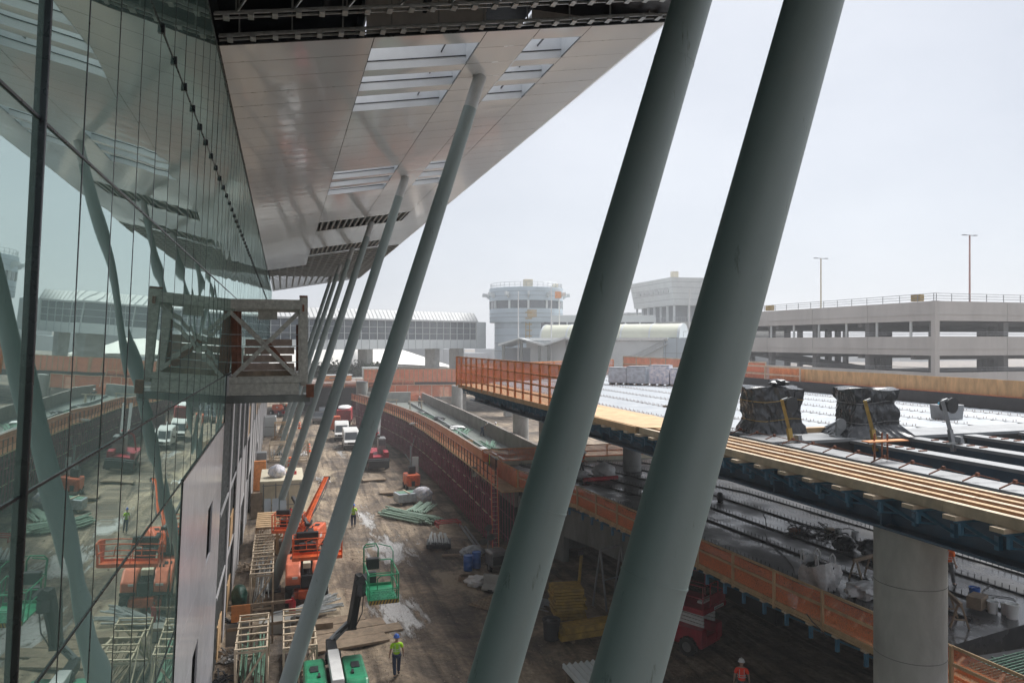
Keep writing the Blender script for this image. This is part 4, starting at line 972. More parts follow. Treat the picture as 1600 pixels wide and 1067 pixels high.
# ------------------------------------------------------------------ gangway box projecting from the facade
gw = thing('access_frame', 'fireproofed steel box frame with cross bracing projecting from the glass facade', 'steel frame', (-2.2, 34, 11.6))
def gb(name, mat, *bars):
    b = MB()
    for p, q, w, h in bars: b.bar(p, q, w, h)
    return L(b.build(name, mat, gw))
xa, xb, ya, yb, zb_, zt = -2.35, .86, 33.6, 36.9, 12.0, 16.3
for y in (ya, yb):
    gb('top_beam', 'fireproof', ((xa, y, zt - .2), (xb - .15, y, zt - .2), .28, .42)); gb('bottom_beam', 'fireproof', ((xa, y, zb_ + .85), (xb, y, zb_ + .85), .26, .26))
    gb('lower_beam', 'fireproof', ((xa, y, zb_ + .45), (xb - .2, y, zb_ + .45), .2, .5))
    gb('brace', 'fireproof', ((xa + .3, y, zb_ + 1.0), (xb - .2, y, zt - .5), .14, .16)); gb('brace', 'fireproof', ((xa + .15, y + .03, zt - .5), (xb - .35, y + .03, zb_ + 1.0), .14, .16))
for x, y in ((xb, ya), (xb, yb)): gb('post', 'fireproof', ((x, y, zb_ + .7), (x, y, zt + .12), .34, .3))
gb('post', 'rust', ((xa + .35, ya + .5, zb_ + .9), (xa + .35, ya + .5, zt - .5), .26, .26)); gb('post', 'rust', ((xa + .35, yb, zb_ + .9), (xa + .35, yb, zt), .26, .26))
gb('base_beam', 'concrete_dark', ((xa, ya, zb_ + .02), (xb + .25, ya, zb_ + .02), .34, .3)); gb('base_beam', 'steel_grey', ((xb + .2, ya - .05, zb_ - .1), (xb + .2, yb, zb_ - .1), .3, .3))
gb('end_plate', 'rust', ((xb + .1, ya - .1, zb_ + .35), (xb + .42, ya - .1, zb_ + .35), .3, .55)); gb('corner_plate', 'rust', ((xb - .02, ya - .2, zt - .35), (xb - .02, ya - .14, zt - .35), .08, .3))
gb('cap_plate', 'rust', ((xb - .18, ya, zt + .16), (xb + .16, ya, zt + .16), .3, .08))
gb('side_beam', 'fireproof', ((xb, ya + .1, zt - .25), (xb, yb, zt - .25), .28, .36)); gb('side_beam', 'fireproof', ((xb, ya + .1, zb_ + .7), (xb, yb, zb_ + .7), .24, .3))
gb('knee_brace', 'rust', ((xa + 1.6, yb, zt - 1.8), (xb - .6, yb, zb_ + 1.2), .16, .2)); gb('knee_brace', 'rust', ((xb - .2, yb + .1, zt - 1.0), (xb - .2, yb + .1, zb_ + 1.1), .14, .2))
gb('floor_plank', 'wood_dull', ((xa + .3, ya + 1, zb_ + 1.03), (xb - .3, ya + 1, zb_ + 1.03), 1.6, .06)); gb('toe_board', 'wood_dull', ((xa + .4, ya + .2, zb_ + 1.12), (xb - .55, ya + .2, zb_ + 1.12), .05, .24))
gb('hoist_box', 'fireproof', ((xa + 1.3, ya + .8, zt - .62), (xa + 2.1, ya + .8, zt - .62), .4, .42))
for k in range(4): gb('back_board', 'weathered_board', ((xa + .5 + .05 * k, yb + .12, zb_ + 1.3 + .38 * k), (xb - .35 - .1 * (k % 2), yb + .12, zb_ + 1.3 + .38 * k), .05, .33))
for z in (13.6, 14.3, 14.8): gb('cable_rail', 'galv', ((xa, ya + .3, z), (xb - .2, ya + .3, z), .025, .025))

# ------------------------------------------------------------------ left side of the lane: lumber racks and stores
def rack(w, d, h, ns, mat='wood_pale', fill=None, solid=False):
    t = thing('lumber_rack', '', 'rack', (0, 0, 0), 0, 'lumber racks along the facade')
    for x in (0, w):
        for y in (0, d): b = MB(); b.bar((x, y, 0), (x, y, h), .09); b.build('post', mat, t)
        for z in (.12, h - .05): b = MB(); b.bar((x, 0, z), (x, d, z), .05, .1); b.build('side_rail', mat, t)
        b = MB(); b.bar((x, .1, .15), (x, d * .45, h - .1), .04, .09); b.bar((x, d * .95, .15), (x, d * .5, h - .1), .04, .09); b.build('brace', mat, t)
    for i in range(ns): y = d * i / (ns - 1); b = MB(); b.bar((-.04, y, h + .02), (w + .04, y, h + .02), .09 if not solid else d / ns * .8, .045); b.build('top_slat', mat, t)
    for y in (0, d): b = MB(); b.bar((0, y, .15), (w, y, .15), .05, .1); b.bar((.05, y, .2), (w - .05, y, h - .1), .04, .08); b.bar((0, y, h - .12), (w, y, h - .12), .045, .09); b.build('end_brace', mat, t)
    rd = random.Random(int(w * 100 + d * 10 + ns))
    b = MB()
    for i in range(16): x = .12 + (w - .24) * rd.random(); b.bar((x, .1, .2 + rd.random() * h * .5), (x + rd.uniform(-.1, .1), d - .1, .2 + rd.random() * h * .55), .05, .07)
    b.build('stored_channels', fill or 'galv', t)
    return t
def setl(t, loc, label, rz=0): place(t, loc, rz); t['label'] = label; return t
setl(rack(1.22, 3.9, 2.0, 6, 'wood_pale', 'greenbar'), (-1.86, 31.9, 0), 'open lumber rack holding green bars, nearest to the camera beside the pale cladding')
setl(rack(1.3, 4.5, 2.0, 7, 'wood_pale', 'wood_dull'), (.02, 31.5, 0), 'wide lumber rack behind the third leaning column, in front of the green lift')
setl(rack(1.15, 4.0, 2.05, 6, 'wood_pale', 'galv'), (-1.68, 41.9, 0), 'lumber rack with six top slats just left of the fourth leaning column foot')
setl(rack(1.15, 4.0, 2.0, 7, 'wood_pale', 'galv'), (-1.72, 46.6, 0), 'middle lumber rack of the three standing in line along the wall')
setl(rack(1.3, 4.2, 1.9, 8, 'wood', 'wood_dull', True), (-1.75, 53, 0), 'yellowish crate like rack with close boards on top, farthest of the three in line')
setl(rack(1.35, 4.0, 2.0, 7, 'wood', 'wood_dull'), (-.35, 52.8, 0), 'tall yellowish lumber rack between two leaning columns')
setl(rack(1.9, 2.6, 2.2, 5, 'wood_pale', 'galv'), (-1.6, 93, 0), 'distant lumber rack with white tubes near the wall')
setl(rack(1.6, 2.6, 2.4, 4, 'wood_pale', 'wood_dull'), (1.3, 92, 0), 'distant pale rack right of the far leaning columns')
setl(rack(1.8, 3, 2.4, 5, 'wood', 'wood_dull'), (-1.2, 114, 0), 'farthest yellowish rack beside the wall')
t = thing('site_container', 'cream site container with a white sack on its roof', 'container', (-.4, 66.3, 0))
b = MB(); b.box(-1.5, 2.1, 0, 6.4, .1, 2.6); b.build('body', 'cream', t, bevel=.03)
for i in range(4): b = MB(); b.cb(-1.2 + 1.0 * i, -.03, .2, .08, .05, 2.2); b.build('door_bar', 'steel_grey', t)
b = MB(); b.box(-1.3, 2.0, -.05, -.02, 2.2, 2.26); b.box(-1.3, 2.0, -.05, -.02, .5, .56); b.build('door_frame', 'steel_grey', t)
sack('white_sack', -.5, 68.2, 2.6, .75, .7, .6, 51, 'bagprint', 'pinkish white sack heaped on the container roof', top=.5)
tag(MB().cb(.7, 69.3, 2.6, .9, .5, .25).build('red_case', 'red', bevel=.03), 'flat red case on the container roof beside the sack', 'case')
for i, (x, y, z, w, h, m_, lb) in enumerate(((-2.1, 64.5, 0, .9, 2.0, 'wood_dull', 'brown board stack leaning on the wall before the container'), (-1.2, 62.5, 0, .5, 1.9, 'tower', 'left pale blue panel leaning in the crate by the container'),
                                     (-.6, 62.4, 0, .5, 1.9, 'tower', 'middle pale blue panel leaning in the crate by the container'), (-.0, 62.5, 0, .5, 1.7, 'tower', 'right pale blue panel leaning in the crate by the container'))):
    b = MB(); b.bar((0, -.5, 0), (0, 0, h), w, .12, up=(0, 1, 0)); o = b.build('board_stack', m_); o.location = (x, y, z); tag(o, lb, 'panel')
def exting(x, y, z, label, s=1.):
    t = thing('fire_extinguisher', label, 'extinguisher', (x, y, z)); b = MB(); b.lathe([(.12 * s, 0), (.13 * s, .05), (.13 * s, .55 * s), (.05 * s, .68 * s), (.04 * s, .72 * s)], n=16); b.build('body', 'red', t, True)
    b = MB(); b.lathe([(.03, .7 * s), (.04, .78 * s)], n=10); b.bar((0, 0, .78 * s), (.14, 0, .8 * s), .04, .03); b.path([(.05, 0, .74 * s), (.16, 0, .6 * s), (.15, 0, .2 * s)], .014); b.build('valve', 'mullion_edge', t)
exting(.45, 39.8, .35, 'red fire extinguisher on a stand beside the steel channels, nearest one', 1.35)
exting(.15, 59.5, .5, 'left one of two red cylinders near the container', 1.3); exting(.55, 59.8, .5, 'right one of two red cylinders near the container', 1.5)
tag(MB().cb(.45, 39.8, 0, .35, .3, .34).build('stand', 'concrete', bevel=.02), 'small block under the nearest fire extinguisher', 'block')
# timber barricade with orange plywood board
t = thing('barricade', 'barricade of long boards with an orange plywood panel beside the cladding', 'barricade', (-2.0, 37.4, 0))
b = MB(); b.bar((-.5, 0, 1.9), (2.4, .6, 1.75), .05, .14); b.build('top_board', 'wood_dull', t); b = MB(); b.bar((-.5, -.3, .95), (2.3, .2, .9), .05, .14); b.build('lower_board', 'wood_dull', t)
b = MB(); b.box(-.35, .5, -.06, -.03, 1.2, 2.0); b.build('plywood_panel', 'wood_orange', t)
b = MB(); b.box(-.6, .45, -.12, -.09, .1, 1.15); b.build('grey_panel', 'steel_grey', t)
for x in (.55, 1.5): b = MB(); b.bar((x, 0, 0), (x, .1, 1.95), .09); b.build('post', 'wood_dull', t)
b = MB(); b.box(2.1, 2.45, .5, .54, 1.68, 1.82); b.build('red_tip', 'red', t)
heap('steel_channels', 1.2, 40.6, .25, 24, 4.2, .35, 'galv', 'bundle of galvanized steel channels lying below the second free column', 'channels', 7, .05, R(-62))
tag(MB().cb(-.4, 38.9, 0, 1.5, .9, .62).build('concrete_block', 'concrete', bevel=.03), 'grey concrete block under the channels near the column foot', 'block')
tag(MB().cb(1.6, 38.4, 0, 1.6, .5, .4).build('timber_pallet', 'wood_dull', bevel=.01), 'low timber pallet by the fire extinguisher', 'pallet')
sack('bin_bag', -2.3, 43.2, 0, .42, .6, .62, 61, 'bin_green', 'dark green sack against the wall beside the racks', amp=.15)
for i, (x, y, s, m_, lb) in enumerate(((-2.35, 40.6, .5, 'steel_black', 'heap of scrap steel at the wall below the green sack'), (-2.2, 50, .4, 'wood_dull', 'offcut heap at the wall beside the middle rack'), (-2.4, 36, .45, 'mullion_edge', 'crumpled metal offcuts at the foot of the pale cladding'),
                                     (-2.5, 33.5, .4, 'steel_black', 'dark scrap beside the nearest rack'), (-.7, 84, .9, 'mullion_edge', 'low pile of rubble and pipe offcuts before the far racks'), (2.5, 98, .6, 'bag', 'white sheet crumpled on the lane near the orange drums'),
                                     (4.0, 79, .55, 'bag', 'scrap of white plastic on the lane past the container'))):
    rd = random.Random(i + 70); b = MB()
    for k in range(26): x0, y0, z0 = rd.gauss(0, s * .5), rd.gauss(0, s), rd.random() * s * .6; b.bar((x0, y0, z0), (x0 + rd.uniform(-.5, .5), y0 + rd.uniform(-.6, .6), max(.03, z0 + rd.uniform(-.3, .3))), .07, .05)
    b.grid(crumple(0, 0, -.05, s * .7, s, s * .25, i, .4), 16, 8)
    o = b.build('scrap_heap', m_); o.location = (x, y, 0); tag(o, lb, 'scrap')
t = thing('panel_crate', 'far white wrapped box beside the wall', 'box', (-2.0, 120, 0)); b = MB(); b.cb(0, 0, 0, 2.0, 2.5, 3.0); b.build('body', 'tower_trim', t, bevel=.05); b = MB(); b.cb(0, -1.27, 1.4, 2.02, .03, .08); b.cb(0, 0, 3.0, 1.6, 2.2, .06); b.build('strap', 'mullion_edge', t)
tag(MB().cb(-2.2, 76, 0, 1.2, .5, 2.9).build('board_stack', 'wood_orange', bevel=.02), 'orange brown plywood stack on end behind the container', 'plywood')
tag(MB().cb(-2.3, 82, 0, 1.3, 1.3, 2.9).build('storage_box', 'steel_grey', bevel=.04), 'grey upright box on the wall side behind the brown boards', 'box')
def drum(x, y, label):
    t = thing('traffic_drum', label, 'traffic drum', (x, y, 0), 0); b = MB(); b.lathe([(.34, 0), (.34, .06), (.27, .07), (.25, .3)], n=16); b.lathe([(.25, .5), (.235, .68)], n=16); b.lathe([(.22, .86), (.2, 1.0), (.1, 1.05)], n=16); b.build('body', 'hiviz_orange', t, True)
    b = MB(); b.lathe([(.252, .3), (.25, .5)], n=16); b.lathe([(.236, .68), (.222, .86)], n=16); b.build('band', 'white', t, True)
drum(3.2, 101, 'orange and white drum standing alone on the lane beside the far columns'); drum(.9, 88, 'orange and white drum in the pair before the far rack, front one'); drum(.8, 90, 'orange and white drum in the pair before the far rack, rear one')
drum(3.8, 135, 'small distant orange drum left of the dark pickup'); drum(2.6, 128, 'distant orange drum half behind a leaning column')
t = thing('road_mat', 'timber road mats laid across the lane beyond the green lift', 'timber mat', (2.6, 36.6, 0), R(8))
for i, (y, x0, x1) in enumerate(((0, -1.5, 3.2), (1.05, -1.7, 2.6), (2.1, -1.3, 1.8), (-1.0, -1.2, 2.2))): b = MB(); b.box(x0, x1, y, y + .98, .0, .11); b.build('mat_board', 'wood_dull', t)

# ------------------------------------------------------------------ boom lifts
def wheel(t, x, y, r, w, mat='white', seg=22):
    b = MB(); b.tube((x - w / 2, y, r), (x + w / 2, y, r), r, n=seg)
    for i in range(seg):
        a = 2 * math.pi * i / seg; s_ = (i % 2) * .5
        b.bar((x - w / 2 + (w / 2) * (i % 2), y + math.cos(a) * (r + .01), r + math.sin(a) * (r + .01)), (x + w / 2 * (i % 2), y + math.cos(a + .12) * (r + .01), r + math.sin(a + .12) * (r + .01)), .05, .05, up=(0, math.cos(a), math.sin(a)))
    o = b.build('wheel', 'rubber', t)
    sx = 1 if x > 0 else -1
    b = MB(); b.tube((x + sx * w / 2, y, r), (x + sx * (w / 2 + .02), y, r), r * .55, n=18); b.build('rim', mat, o)
def lift(name, label, loc, rz, paint, hood, boompaint, segs, basket, bw, bd, brz=0, z0=0, chassis=True):
    t = thing(name, label, 'boom lift', loc, rz)
    if chassis:
        for x in (-.95, .95):
            for y in (-1.5, 1.5): wheel(t, x, y, .5, .38)
        b = MB(); b.box(-.7, .7, -1.9, 1.9, .45, .85); b.box(-.45, .45, -2.2, 2.2, .5, 1.0); b.box(-.9, .9, -1.6, -1.4, .4, .6); b.box(-.9, .9, 1.4, 1.6, .4, .6); b.build('chassis', paint, t, bevel=.06)
        b = MB(); b.lathe([(.5, .85), (.5, 1.1)], n=24); b.build('turntable', 'blackmat', t, True)
        for sx in (-1, 1):
            b = MB(); b.profx([(-2.0, 1.1), (1.1, 1.1), (1.2, 1.35), (1.0, 2.15), (-1.5, 2.3), (-2.15, 1.75)], .32 * sx, 1.12 * sx) if sx > 0 else b.profx([(-2.0, 1.1), (1.1, 1.1), (1.2, 1.35), (1.0, 2.15), (-1.5, 2.3), (-2.15, 1.75)], -1.12, -.32)
            hd = b.build('hood', hood, t, bevel=.1)
            b = MB(); b.cb(.75 * sx, -.2, 2.24, .3, .5, .03); b.box(.5 * sx - .1, .5 * sx + .2, -1.9, -1.89, 1.9, 1.95); b.build('vent', 'blackmat', hd)
            b = MB(); b.cb(.6 * sx, -.9, 2.28, .08, .3, .06); b.build('handle', 'blackmat', hd)
            b = MB(); b.box(.62 * sx - .14, .62 * sx + .14, -2.16, -2.1, 1.62, 1.74); b.box(1.122 * sx - .004, 1.122 * sx + .004, -1.2, -.5, 1.6, 1.85); b.build('warning_label', 'white', hd)
        b = MB()
        for q in range(4): b.path([(-.2 + .12 * q, -1.9, 1.8), (-.24 + .13 * q, -1.2, 2.0 + .05 * q), (-.1 + .1 * q, -.2, 1.85), (-.15 + .1 * q, .9, 2.05)], .03, 6)
        b.build('hydraulic_hose', 'blackmat', t)
        b = MB(); b.box(-1.12, -.34, -2.22, -2.14, 1.15, 1.3); b.box(.34, 1.12, -2.22, -2.14, 1.15, 1.3); b.build('bumper_bar', 'blackmat', t)
        b = MB(); b.box(-.3, .3, -2.05, 1.0, 1.05, 1.75); b.build('turret', 'blackmat', t, bevel=.04)
    for i, (p, q, w, h, m_) in enumerate(segs):
        b = MB(); b.bar(p, q, w, h); o = b.build('boom_section', m_, t, bevel=.025)
        if i: b = MB(); pp = Vector(p); b.tube(pp + Vector((-w * .75, 0, 0)), pp + Vector((w * .75, 0, 0)), h * .55, n=14); b.build('boom_pivot', 'blackmat', t, True)
    if len(segs) > 2:
        p, q = Vector(segs[2][0]), Vector(segs[2][1]); off = Vector((.16, -.16, 0))
        b = MB(); b.tube(p + off, p.lerp(q, .8) + off, .045, n=8); b.tube(p - off, p.lerp(q, .9) - off * .6, .03, n=6); b.path([p + off, p.lerp(q, .3) + off * 2, p.lerp(q, .7) + off * 1.6, q], .022); b.build('hydraulic_ram', 'blackmat', t)
    bx, by, bz = basket
    k = bpy.data.objects.new('basket', None); C.objects.link(k); k.parent = t; k.location = basket; k.rotation_euler = (0, 0, brz)
    b = MB(); b.box(-bw / 2, bw / 2, -bd / 2, bd / 2, 0, .05); b.box(-bw / 2, bw / 2, -bd / 2 - .015, -bd / 2 + .01, -.02, .16); b.box(-bw / 2, bw / 2, bd / 2 - .01, bd / 2 + .015, -.02, .16); b.build('basket_floor', paint, k)
    b = MB()
    for x in (-bw / 2, 0, bw / 2):
        for y in (-bd / 2, bd / 2):
            if x or bw > 1.5: b.tube((x, y, 0), (x, y, 1.12), .024, n=8)
    for y in (-bd / 4, bd / 4):
        for x in (-bw / 2, bw / 2): b.tube((x, y, 0), (x, y, 1.12), .022, n=8)
    for z in (.55, 1.12):
        b.path([(-bw / 2, -bd / 2, z), (bw / 2, -bd / 2, z), (bw / 2, bd / 2, z), (-bw / 2, bd / 2, z), (-bw / 2, -bd / 2, z)], .024, 8)
    b.path([(-bw * .22, -bd / 2 - .02, .55), (-bw * .22, -bd / 2 - .02, 1.0), (-bw * .1, -bd / 2 - .02, 1.1), (bw * .2, -bd / 2 - .02, 1.1), (bw * .3, -bd / 2 - .02, 1.0), (bw * .3, -bd / 2 - .02, .5)], .022, 8)
    b.build('basket_rail', paint, k, True)
    b = MB(); b.cb(-bw * .2, bd / 2 - .25, .85, bw * .45, .3, .45); b.cb(-bw * .2, bd / 2 + .2, .1, bw * .35, .25, .5); b.build('control_console', 'blackmat', k, bevel=.04)
    return t, k
tg, kg = lift('boom_lift', 'green articulating boom lift with raised green basket on the lane', (1.86, 28.8, 0), 0, 'green', 'green', 'cream',
     [((0, -2.1, 2.42), (0, .9, 2.3), .42, .36, 'white'), ((0, .9, 2.15), (.0, 2.4, 2.1), .4, .42, 'blackmat'), ((.85, 2.8, 2.55), (1.15, 2.2, 4.9), .3, .26, 'blackmat'), ((0, 2.3, 2.25), (.85, 2.9, 2.75), .24, .2, 'steel_grey')],
     (1.95, 1.7, 4.15), 1.16, 2.1)
b = MB(); b.bar((.0, 2.3, 2.3), (.8, 2.7, 2.75), .12, .1); b.bar((1.15, 2.2, 4.8), (1.35, 2.1, 4.5), .3, .5); b.bar((1.12, 2.2, 4.3), (1.32, 2.0, 4.3), .24, .5); b.build('jib_bracket', 'blackmat', tg, bevel=.02)
b = MB(); b.path([(-.58, .9, 1.1), (-.58, .9, 1.75), (-.5, .75, 1.9), (-.1, .75, 1.9), (0, .8, 1.7), (0, .9, 1.1)], .026, 8); b.path([(-.58, 1.0, 1.1), (-.58, 1.0, 1.7), (-.1, 1.0, 1.75)], .024, 8)
b.path([(0, .9, 1.85), (.45, .3, 1.85), (.45, -.4, 1.85)], .02, 8); b.tube((.45, -.4, 1.12), (.45, -.4, 1.85), .02); b.build('overhead_guard', 'green', kg)
b = MB(); b.box(-.58, .58, -1.075, -1.066, -.02, .14); b.build('warning_strip', 'yellow', kg)
b = MB()
for i in range(9): x = -.56 + .125 * i; b.add([(x, -1.078, -.02), (x + .05, -1.078, -.02), (x + .11, -1.078, .14), (x + .06, -1.078, .14)], [(0, 1, 2, 3)])
b.build('warning_stripe', 'blackmat', kg)
tag_mesh = MB(); tag_mesh.grid(lambda u, v: (-.56 + 1.12 * u, -1.03, .05 + .45 * v), 2, 2); tag_mesh.build('mesh_panel', net_mat('green_mesh', (.03, .22, .12), .6), kg)
lift('boom_lift', 'orange boom lift with faded hoods parked behind the third leaning column', (1.3, 43.9, 0), R(-2), 'orange', 'orange_faded', 'orange',
     [((0, -1.8, 2.2), (0, 1.2, 2.25), .4, .3, 'cream'), ((.1, 1.2, 2.2), (.2, 4.4, 2.6), .35, .35, 'blackmat'), ((.2, 4.4, 2.6), (.1, -1.0, 3.3), .24, .2, 'blackmat')],
     (.55, -3.6, 3.15), 2.5, .95)
lift('boom_lift', 'second orange boom lift farther back, its orange boom folded up steeply', (1.5, 51.5, 0), R(-14), 'orange', 'orange', 'orange',
     [((0, -1.8, 2.2), (0, 1.0, 2.2), .38, .3, 'blackmat'), ((.0, -1.6, 2.3), (1.0, 1.8, 5.0), .34, .3, 'orange'), ((1.0, 1.8, 5.0), (.5, -2.2, 2.9), .28, .24, 'orange'), ((.6, -2.4, 2.8), (-.8, -.5, 4.2), .22, .2, 'blackmat')],
     (-.6, -2.4, 2.4), 1.9, .9)
lift('boom_lift', 'tiny distant orange and red lift at the end of the lane beside the wall', (-.6, 152, 0), R(30), 'red', 'orange', 'orange', [((0, -1.8, 2.2), (0, 2.5, 3.2), .38, .3, 'cream')], (0, 3, 2.6), 1.9, .9)

# red scissor lift in the dark under the deck
t = thing('scissor_lift', 'dark red scissor lift parked in the shade under the lower deck', 'scissor lift', (18.2, 31.9, 0), R(28))
for x in (-1.0, 1.0):
    for y in (-1.3, 1.3): wheel(t, x, y, .42, .3, 'mullion_edge')
b = MB(); b.box(-.85, .85, -1.9, 1.9, .35, .8); b.box(-.95, -.45, -1.95, 1.5, .5, 1.25); b.box(.45, .95, -1.95, 1.5, .5, 1.25); b.build('chassis', 'dark_red', t, bevel=.05)
for i in range(4): b = MB(); z = 1.3 + i * .17; b.bar((-.5, -1.8, z), (-.5, 1.7, z + .08), .08, .13); b.bar((.5, -1.8, z + .08), (.5, 1.7, z), .08, .13); b.build('scissor_arm', 'white', t)
b = MB(); b.box(-1.05, 1.05, -2.1, 2.0, 2.0, 2.25); b.build('platform', 'dark_red', t, bevel=.03)
b = MB()
for x in (-1.0, 1.0):
    for y in (-2.05, -1, 0, 1, 1.95): b.tube((x, y, 2.2), (x, y, 3.3), .025)
for x in (-.35, .35): b.tube((x, -2.05, 2.2), (x, -2.05, 3.3), .025)
for z in (2.75, 3.3): b.path([(-1, -2.05, z), (1, -2.05, z), (1, 1.95, z), (-1, 1.95, z), (-1, -2.05, z)], .025)
b.build('guard_rail', 'dark_red', t)
b = MB(); b.box(-.3, .95, -2.06, -2.02, 2.3, 2.75); b.build('rail_panel', 'dark_red', t)
b = MB(); b.box(-.1, .75, -2.125, -2.11, 2.06, 2.2); lb_ = b.build('sign_plate', 'white', t)
cu = bpy.data.curves.new('sign_text', 'FONT'); cu.body = 'UP TO SPEED'; cu.size = .1; cu.align_x = 'CENTER'; cu.align_y = 'CENTER'; cu.extrude = .001
b = MB(); b.box(-.04, .69, -2.128, -2.126, 2.11, 2.15)
for i in range(9): pass
b.v = []; b.f = []; b.mi = []
for i in range(11): w = .03 + .015 * (i % 3 == 0); b.box(-.05 + i * .068, -.05 + i * .068 + w, -2.128, -2.126, 2.105, 2.155)
b.build('plate_lettering', 'blackmat', t)
bpy.data.curves.remove(cu)
b = MB(); b.cb(.2, -1.5, 2.25, 1.1, .3, .12); b.build('platform_load', 'bag', t, bevel=.04)

# ------------------------------------------------------------------ vans, pickups, trucks
def van(loc, rz, label, dark=False):
    t = thing('parked_van', label, 'van', loc, rz, 'white vans parked on the lane')
    w = 1.02
    b = MB(); b.profx([(-2.8, .45), (-2.78, 1.0), (-2.1, 1.25), (-1.35, 2.25), (-.9, 2.45), (2.7, 2.5), (2.85, 2.2), (2.85, .45)], -w, w); b.build('body', 'white', t, bevel=.12)
    b = MB(); b.add([(-.85, -2.09, 1.29), (.85, -2.09, 1.29), (.76, -1.44, 2.18), (-.76, -1.44, 2.18)], [(0, 1, 2, 3)]); b.add([(-.85, -2.12, 1.29), (.85, -2.12, 1.29), (.76, -1.47, 2.18), (-.76, -1.47, 2.18)], [(0, 1, 2, 3)]); b.build('windscreen', 'glassdark', t)
    for sx in (-1, 1):
        b = MB(); x = sx * (w + .004); b.add([(x, -1.7, 1.4), (x, -.6, 1.4), (x, -.6, 2.1), (x, -1.35, 2.1)], [(0, 1, 2, 3) if sx > 0 else (3, 2, 1, 0)]); b.build('side_window', 'glassdark', t)
        b = MB(); b.cb(sx * .78, -2.8, .78, .32, .06, .22); b.build('headlight', 'mullion_edge', t, bevel=.02)
        b = MB(); b.cb(sx * 1.17, -1.5, 1.3, .16, .1, .28); b.build('mirror', 'blackmat', t, bevel=.02)
    b = MB(); b.cb(0, -2.82, .72, 1.1, .05, .3); b.build('grille', 'blackmat', t, bevel=.01); b = MB(); b.cb(0, -2.84, .36, 2.0, .12, .26); b.build('bumper', 'blackmat', t, bevel=.04)
    for x in (-.9, .9):
        for y in (-1.9, 1.8): wheel(t, x, y, .36, .24, 'mullion_edge', 16)
van((8.3, 112.5, 0), R(-4), 'white van parked farther back and to the left of the other'); van((8.85, 103.6, 0), R(-2), 'white van parked in front, nearer the scaffold')
def pickup(loc, rz, label, mat):
    t = thing('parked_pickup', label, 'pickup', loc, rz); w = .98
    b = MB(); b.profx([(-2.9, .5), (-2.85, 1.05), (-1.5, 1.2), (-1.0, 1.85), (.6, 1.9), (.9, 1.25), (2.8, 1.2), (2.85, .5)], -w, w); b.build('body', mat, t, bevel=.1)
    b = MB(); b.add([(-.8, -1.5, 1.25), (.8, -1.5, 1.25), (.72, -1.06, 1.82), (-.72, -1.06, 1.82)], [(0, 1, 2, 3)]); b.build('windscreen', 'glassdark', t)
    b = MB(); b.cb(0, -2.92, .55, 1.8, .08, .5); b.build('grille', 'mullion_edge', t, bevel=.03)
    for x in (-.88, .88):
        for y in (-1.9, 1.8): wheel(t, x, y, .4, .26, 'mullion_edge', 16)
M['carpaint'] = PM('dark_car_paint', (.05, .055, .06), .3, var=.2, scale=1, coat=.5)
pickup((6.3, 137, 0), R(-10), 'dark pickup truck parked far down the lane', 'carpaint'); pickup((7.6, 147, 0), R(-5), 'dark vehicle behind the far pickup', 'carpaint')
t = thing('flatbed_truck', 'red flatbed crane truck with black bumper facing the camera beside the scaffold', 'truck', (10.4, 86.6, 0), R(-3))
b = MB(); b.box(-1.15, 1.15, -3.4, -3.1, .35, 1.2); b.box(-1.2, 1.2, -3.1, -2.6, .9, 1.35); b.build('bumper', 'blackmat', t, bevel=.06)
b = MB(); b.box(-1.15, 1.15, -2.6, 5, 1.2, 1.5); b.box(-1.15, -.6, -2.6, -.6, 1.5, 2.0); b.box(.6, 1.15, -2.6, -.6, 1.5, 2.0); b.build('bed', 'dark_red', t, bevel=.03)
b = MB(); b.box(.1, 1.0, -.5, 1.6, 1.55, 3.3); b.build('cab', 'mullion_edge', t, bevel=.1); b = MB(); b.add([(.18, -.51, 2.5), (.92, -.51, 2.5), (.92, -.51, 3.1), (.18, -.51, 3.1)], [(0, 1, 2, 3)]); b.build('windscreen', 'glassdark', t)
b = MB(); b.bar((.2, 0, 3.5), (.7, 4.5, 6.3), .3, .34); b.build('crane_boom', 'mullion_edge', t); b = MB(); b.path([(-.9, 1, 1.5), (-.5, .6, 3.4), (.2, .2, 3.9)], .1); b.build('crane_link', 'red', t)
for x in (-.95, .95):
    for y in (-1.6, 2.2, 3.6): wheel(t, x, y, .5, .3, 'red', 16)
t = thing('covered_truck', 'dark red truck with a pale cover at the far end of the scaffold', 'truck', (10.4, 134, 0), R(-8))
b = MB(); b.box(-1.2, 1.2, -3, 4, .6, 2.6); b.build('body', 'red', t, bevel=.08); b = MB(); b.grid(crumple(0, .4, 2.5, 1.2, 3, .35, 3, .15), 20, 8); b.build('cover', 'bag', t, True)
for x in (-1, 1):
    for y in (-2, 2.6): wheel(t, x, y, .5, .3, 'red', 14)
tag(MB().cb(8.2, 126, 0, 1.8, 2, 2.1).build('orange_box', 'orange', bevel=.05), 'orange equipment box beside the far truck', 'box')
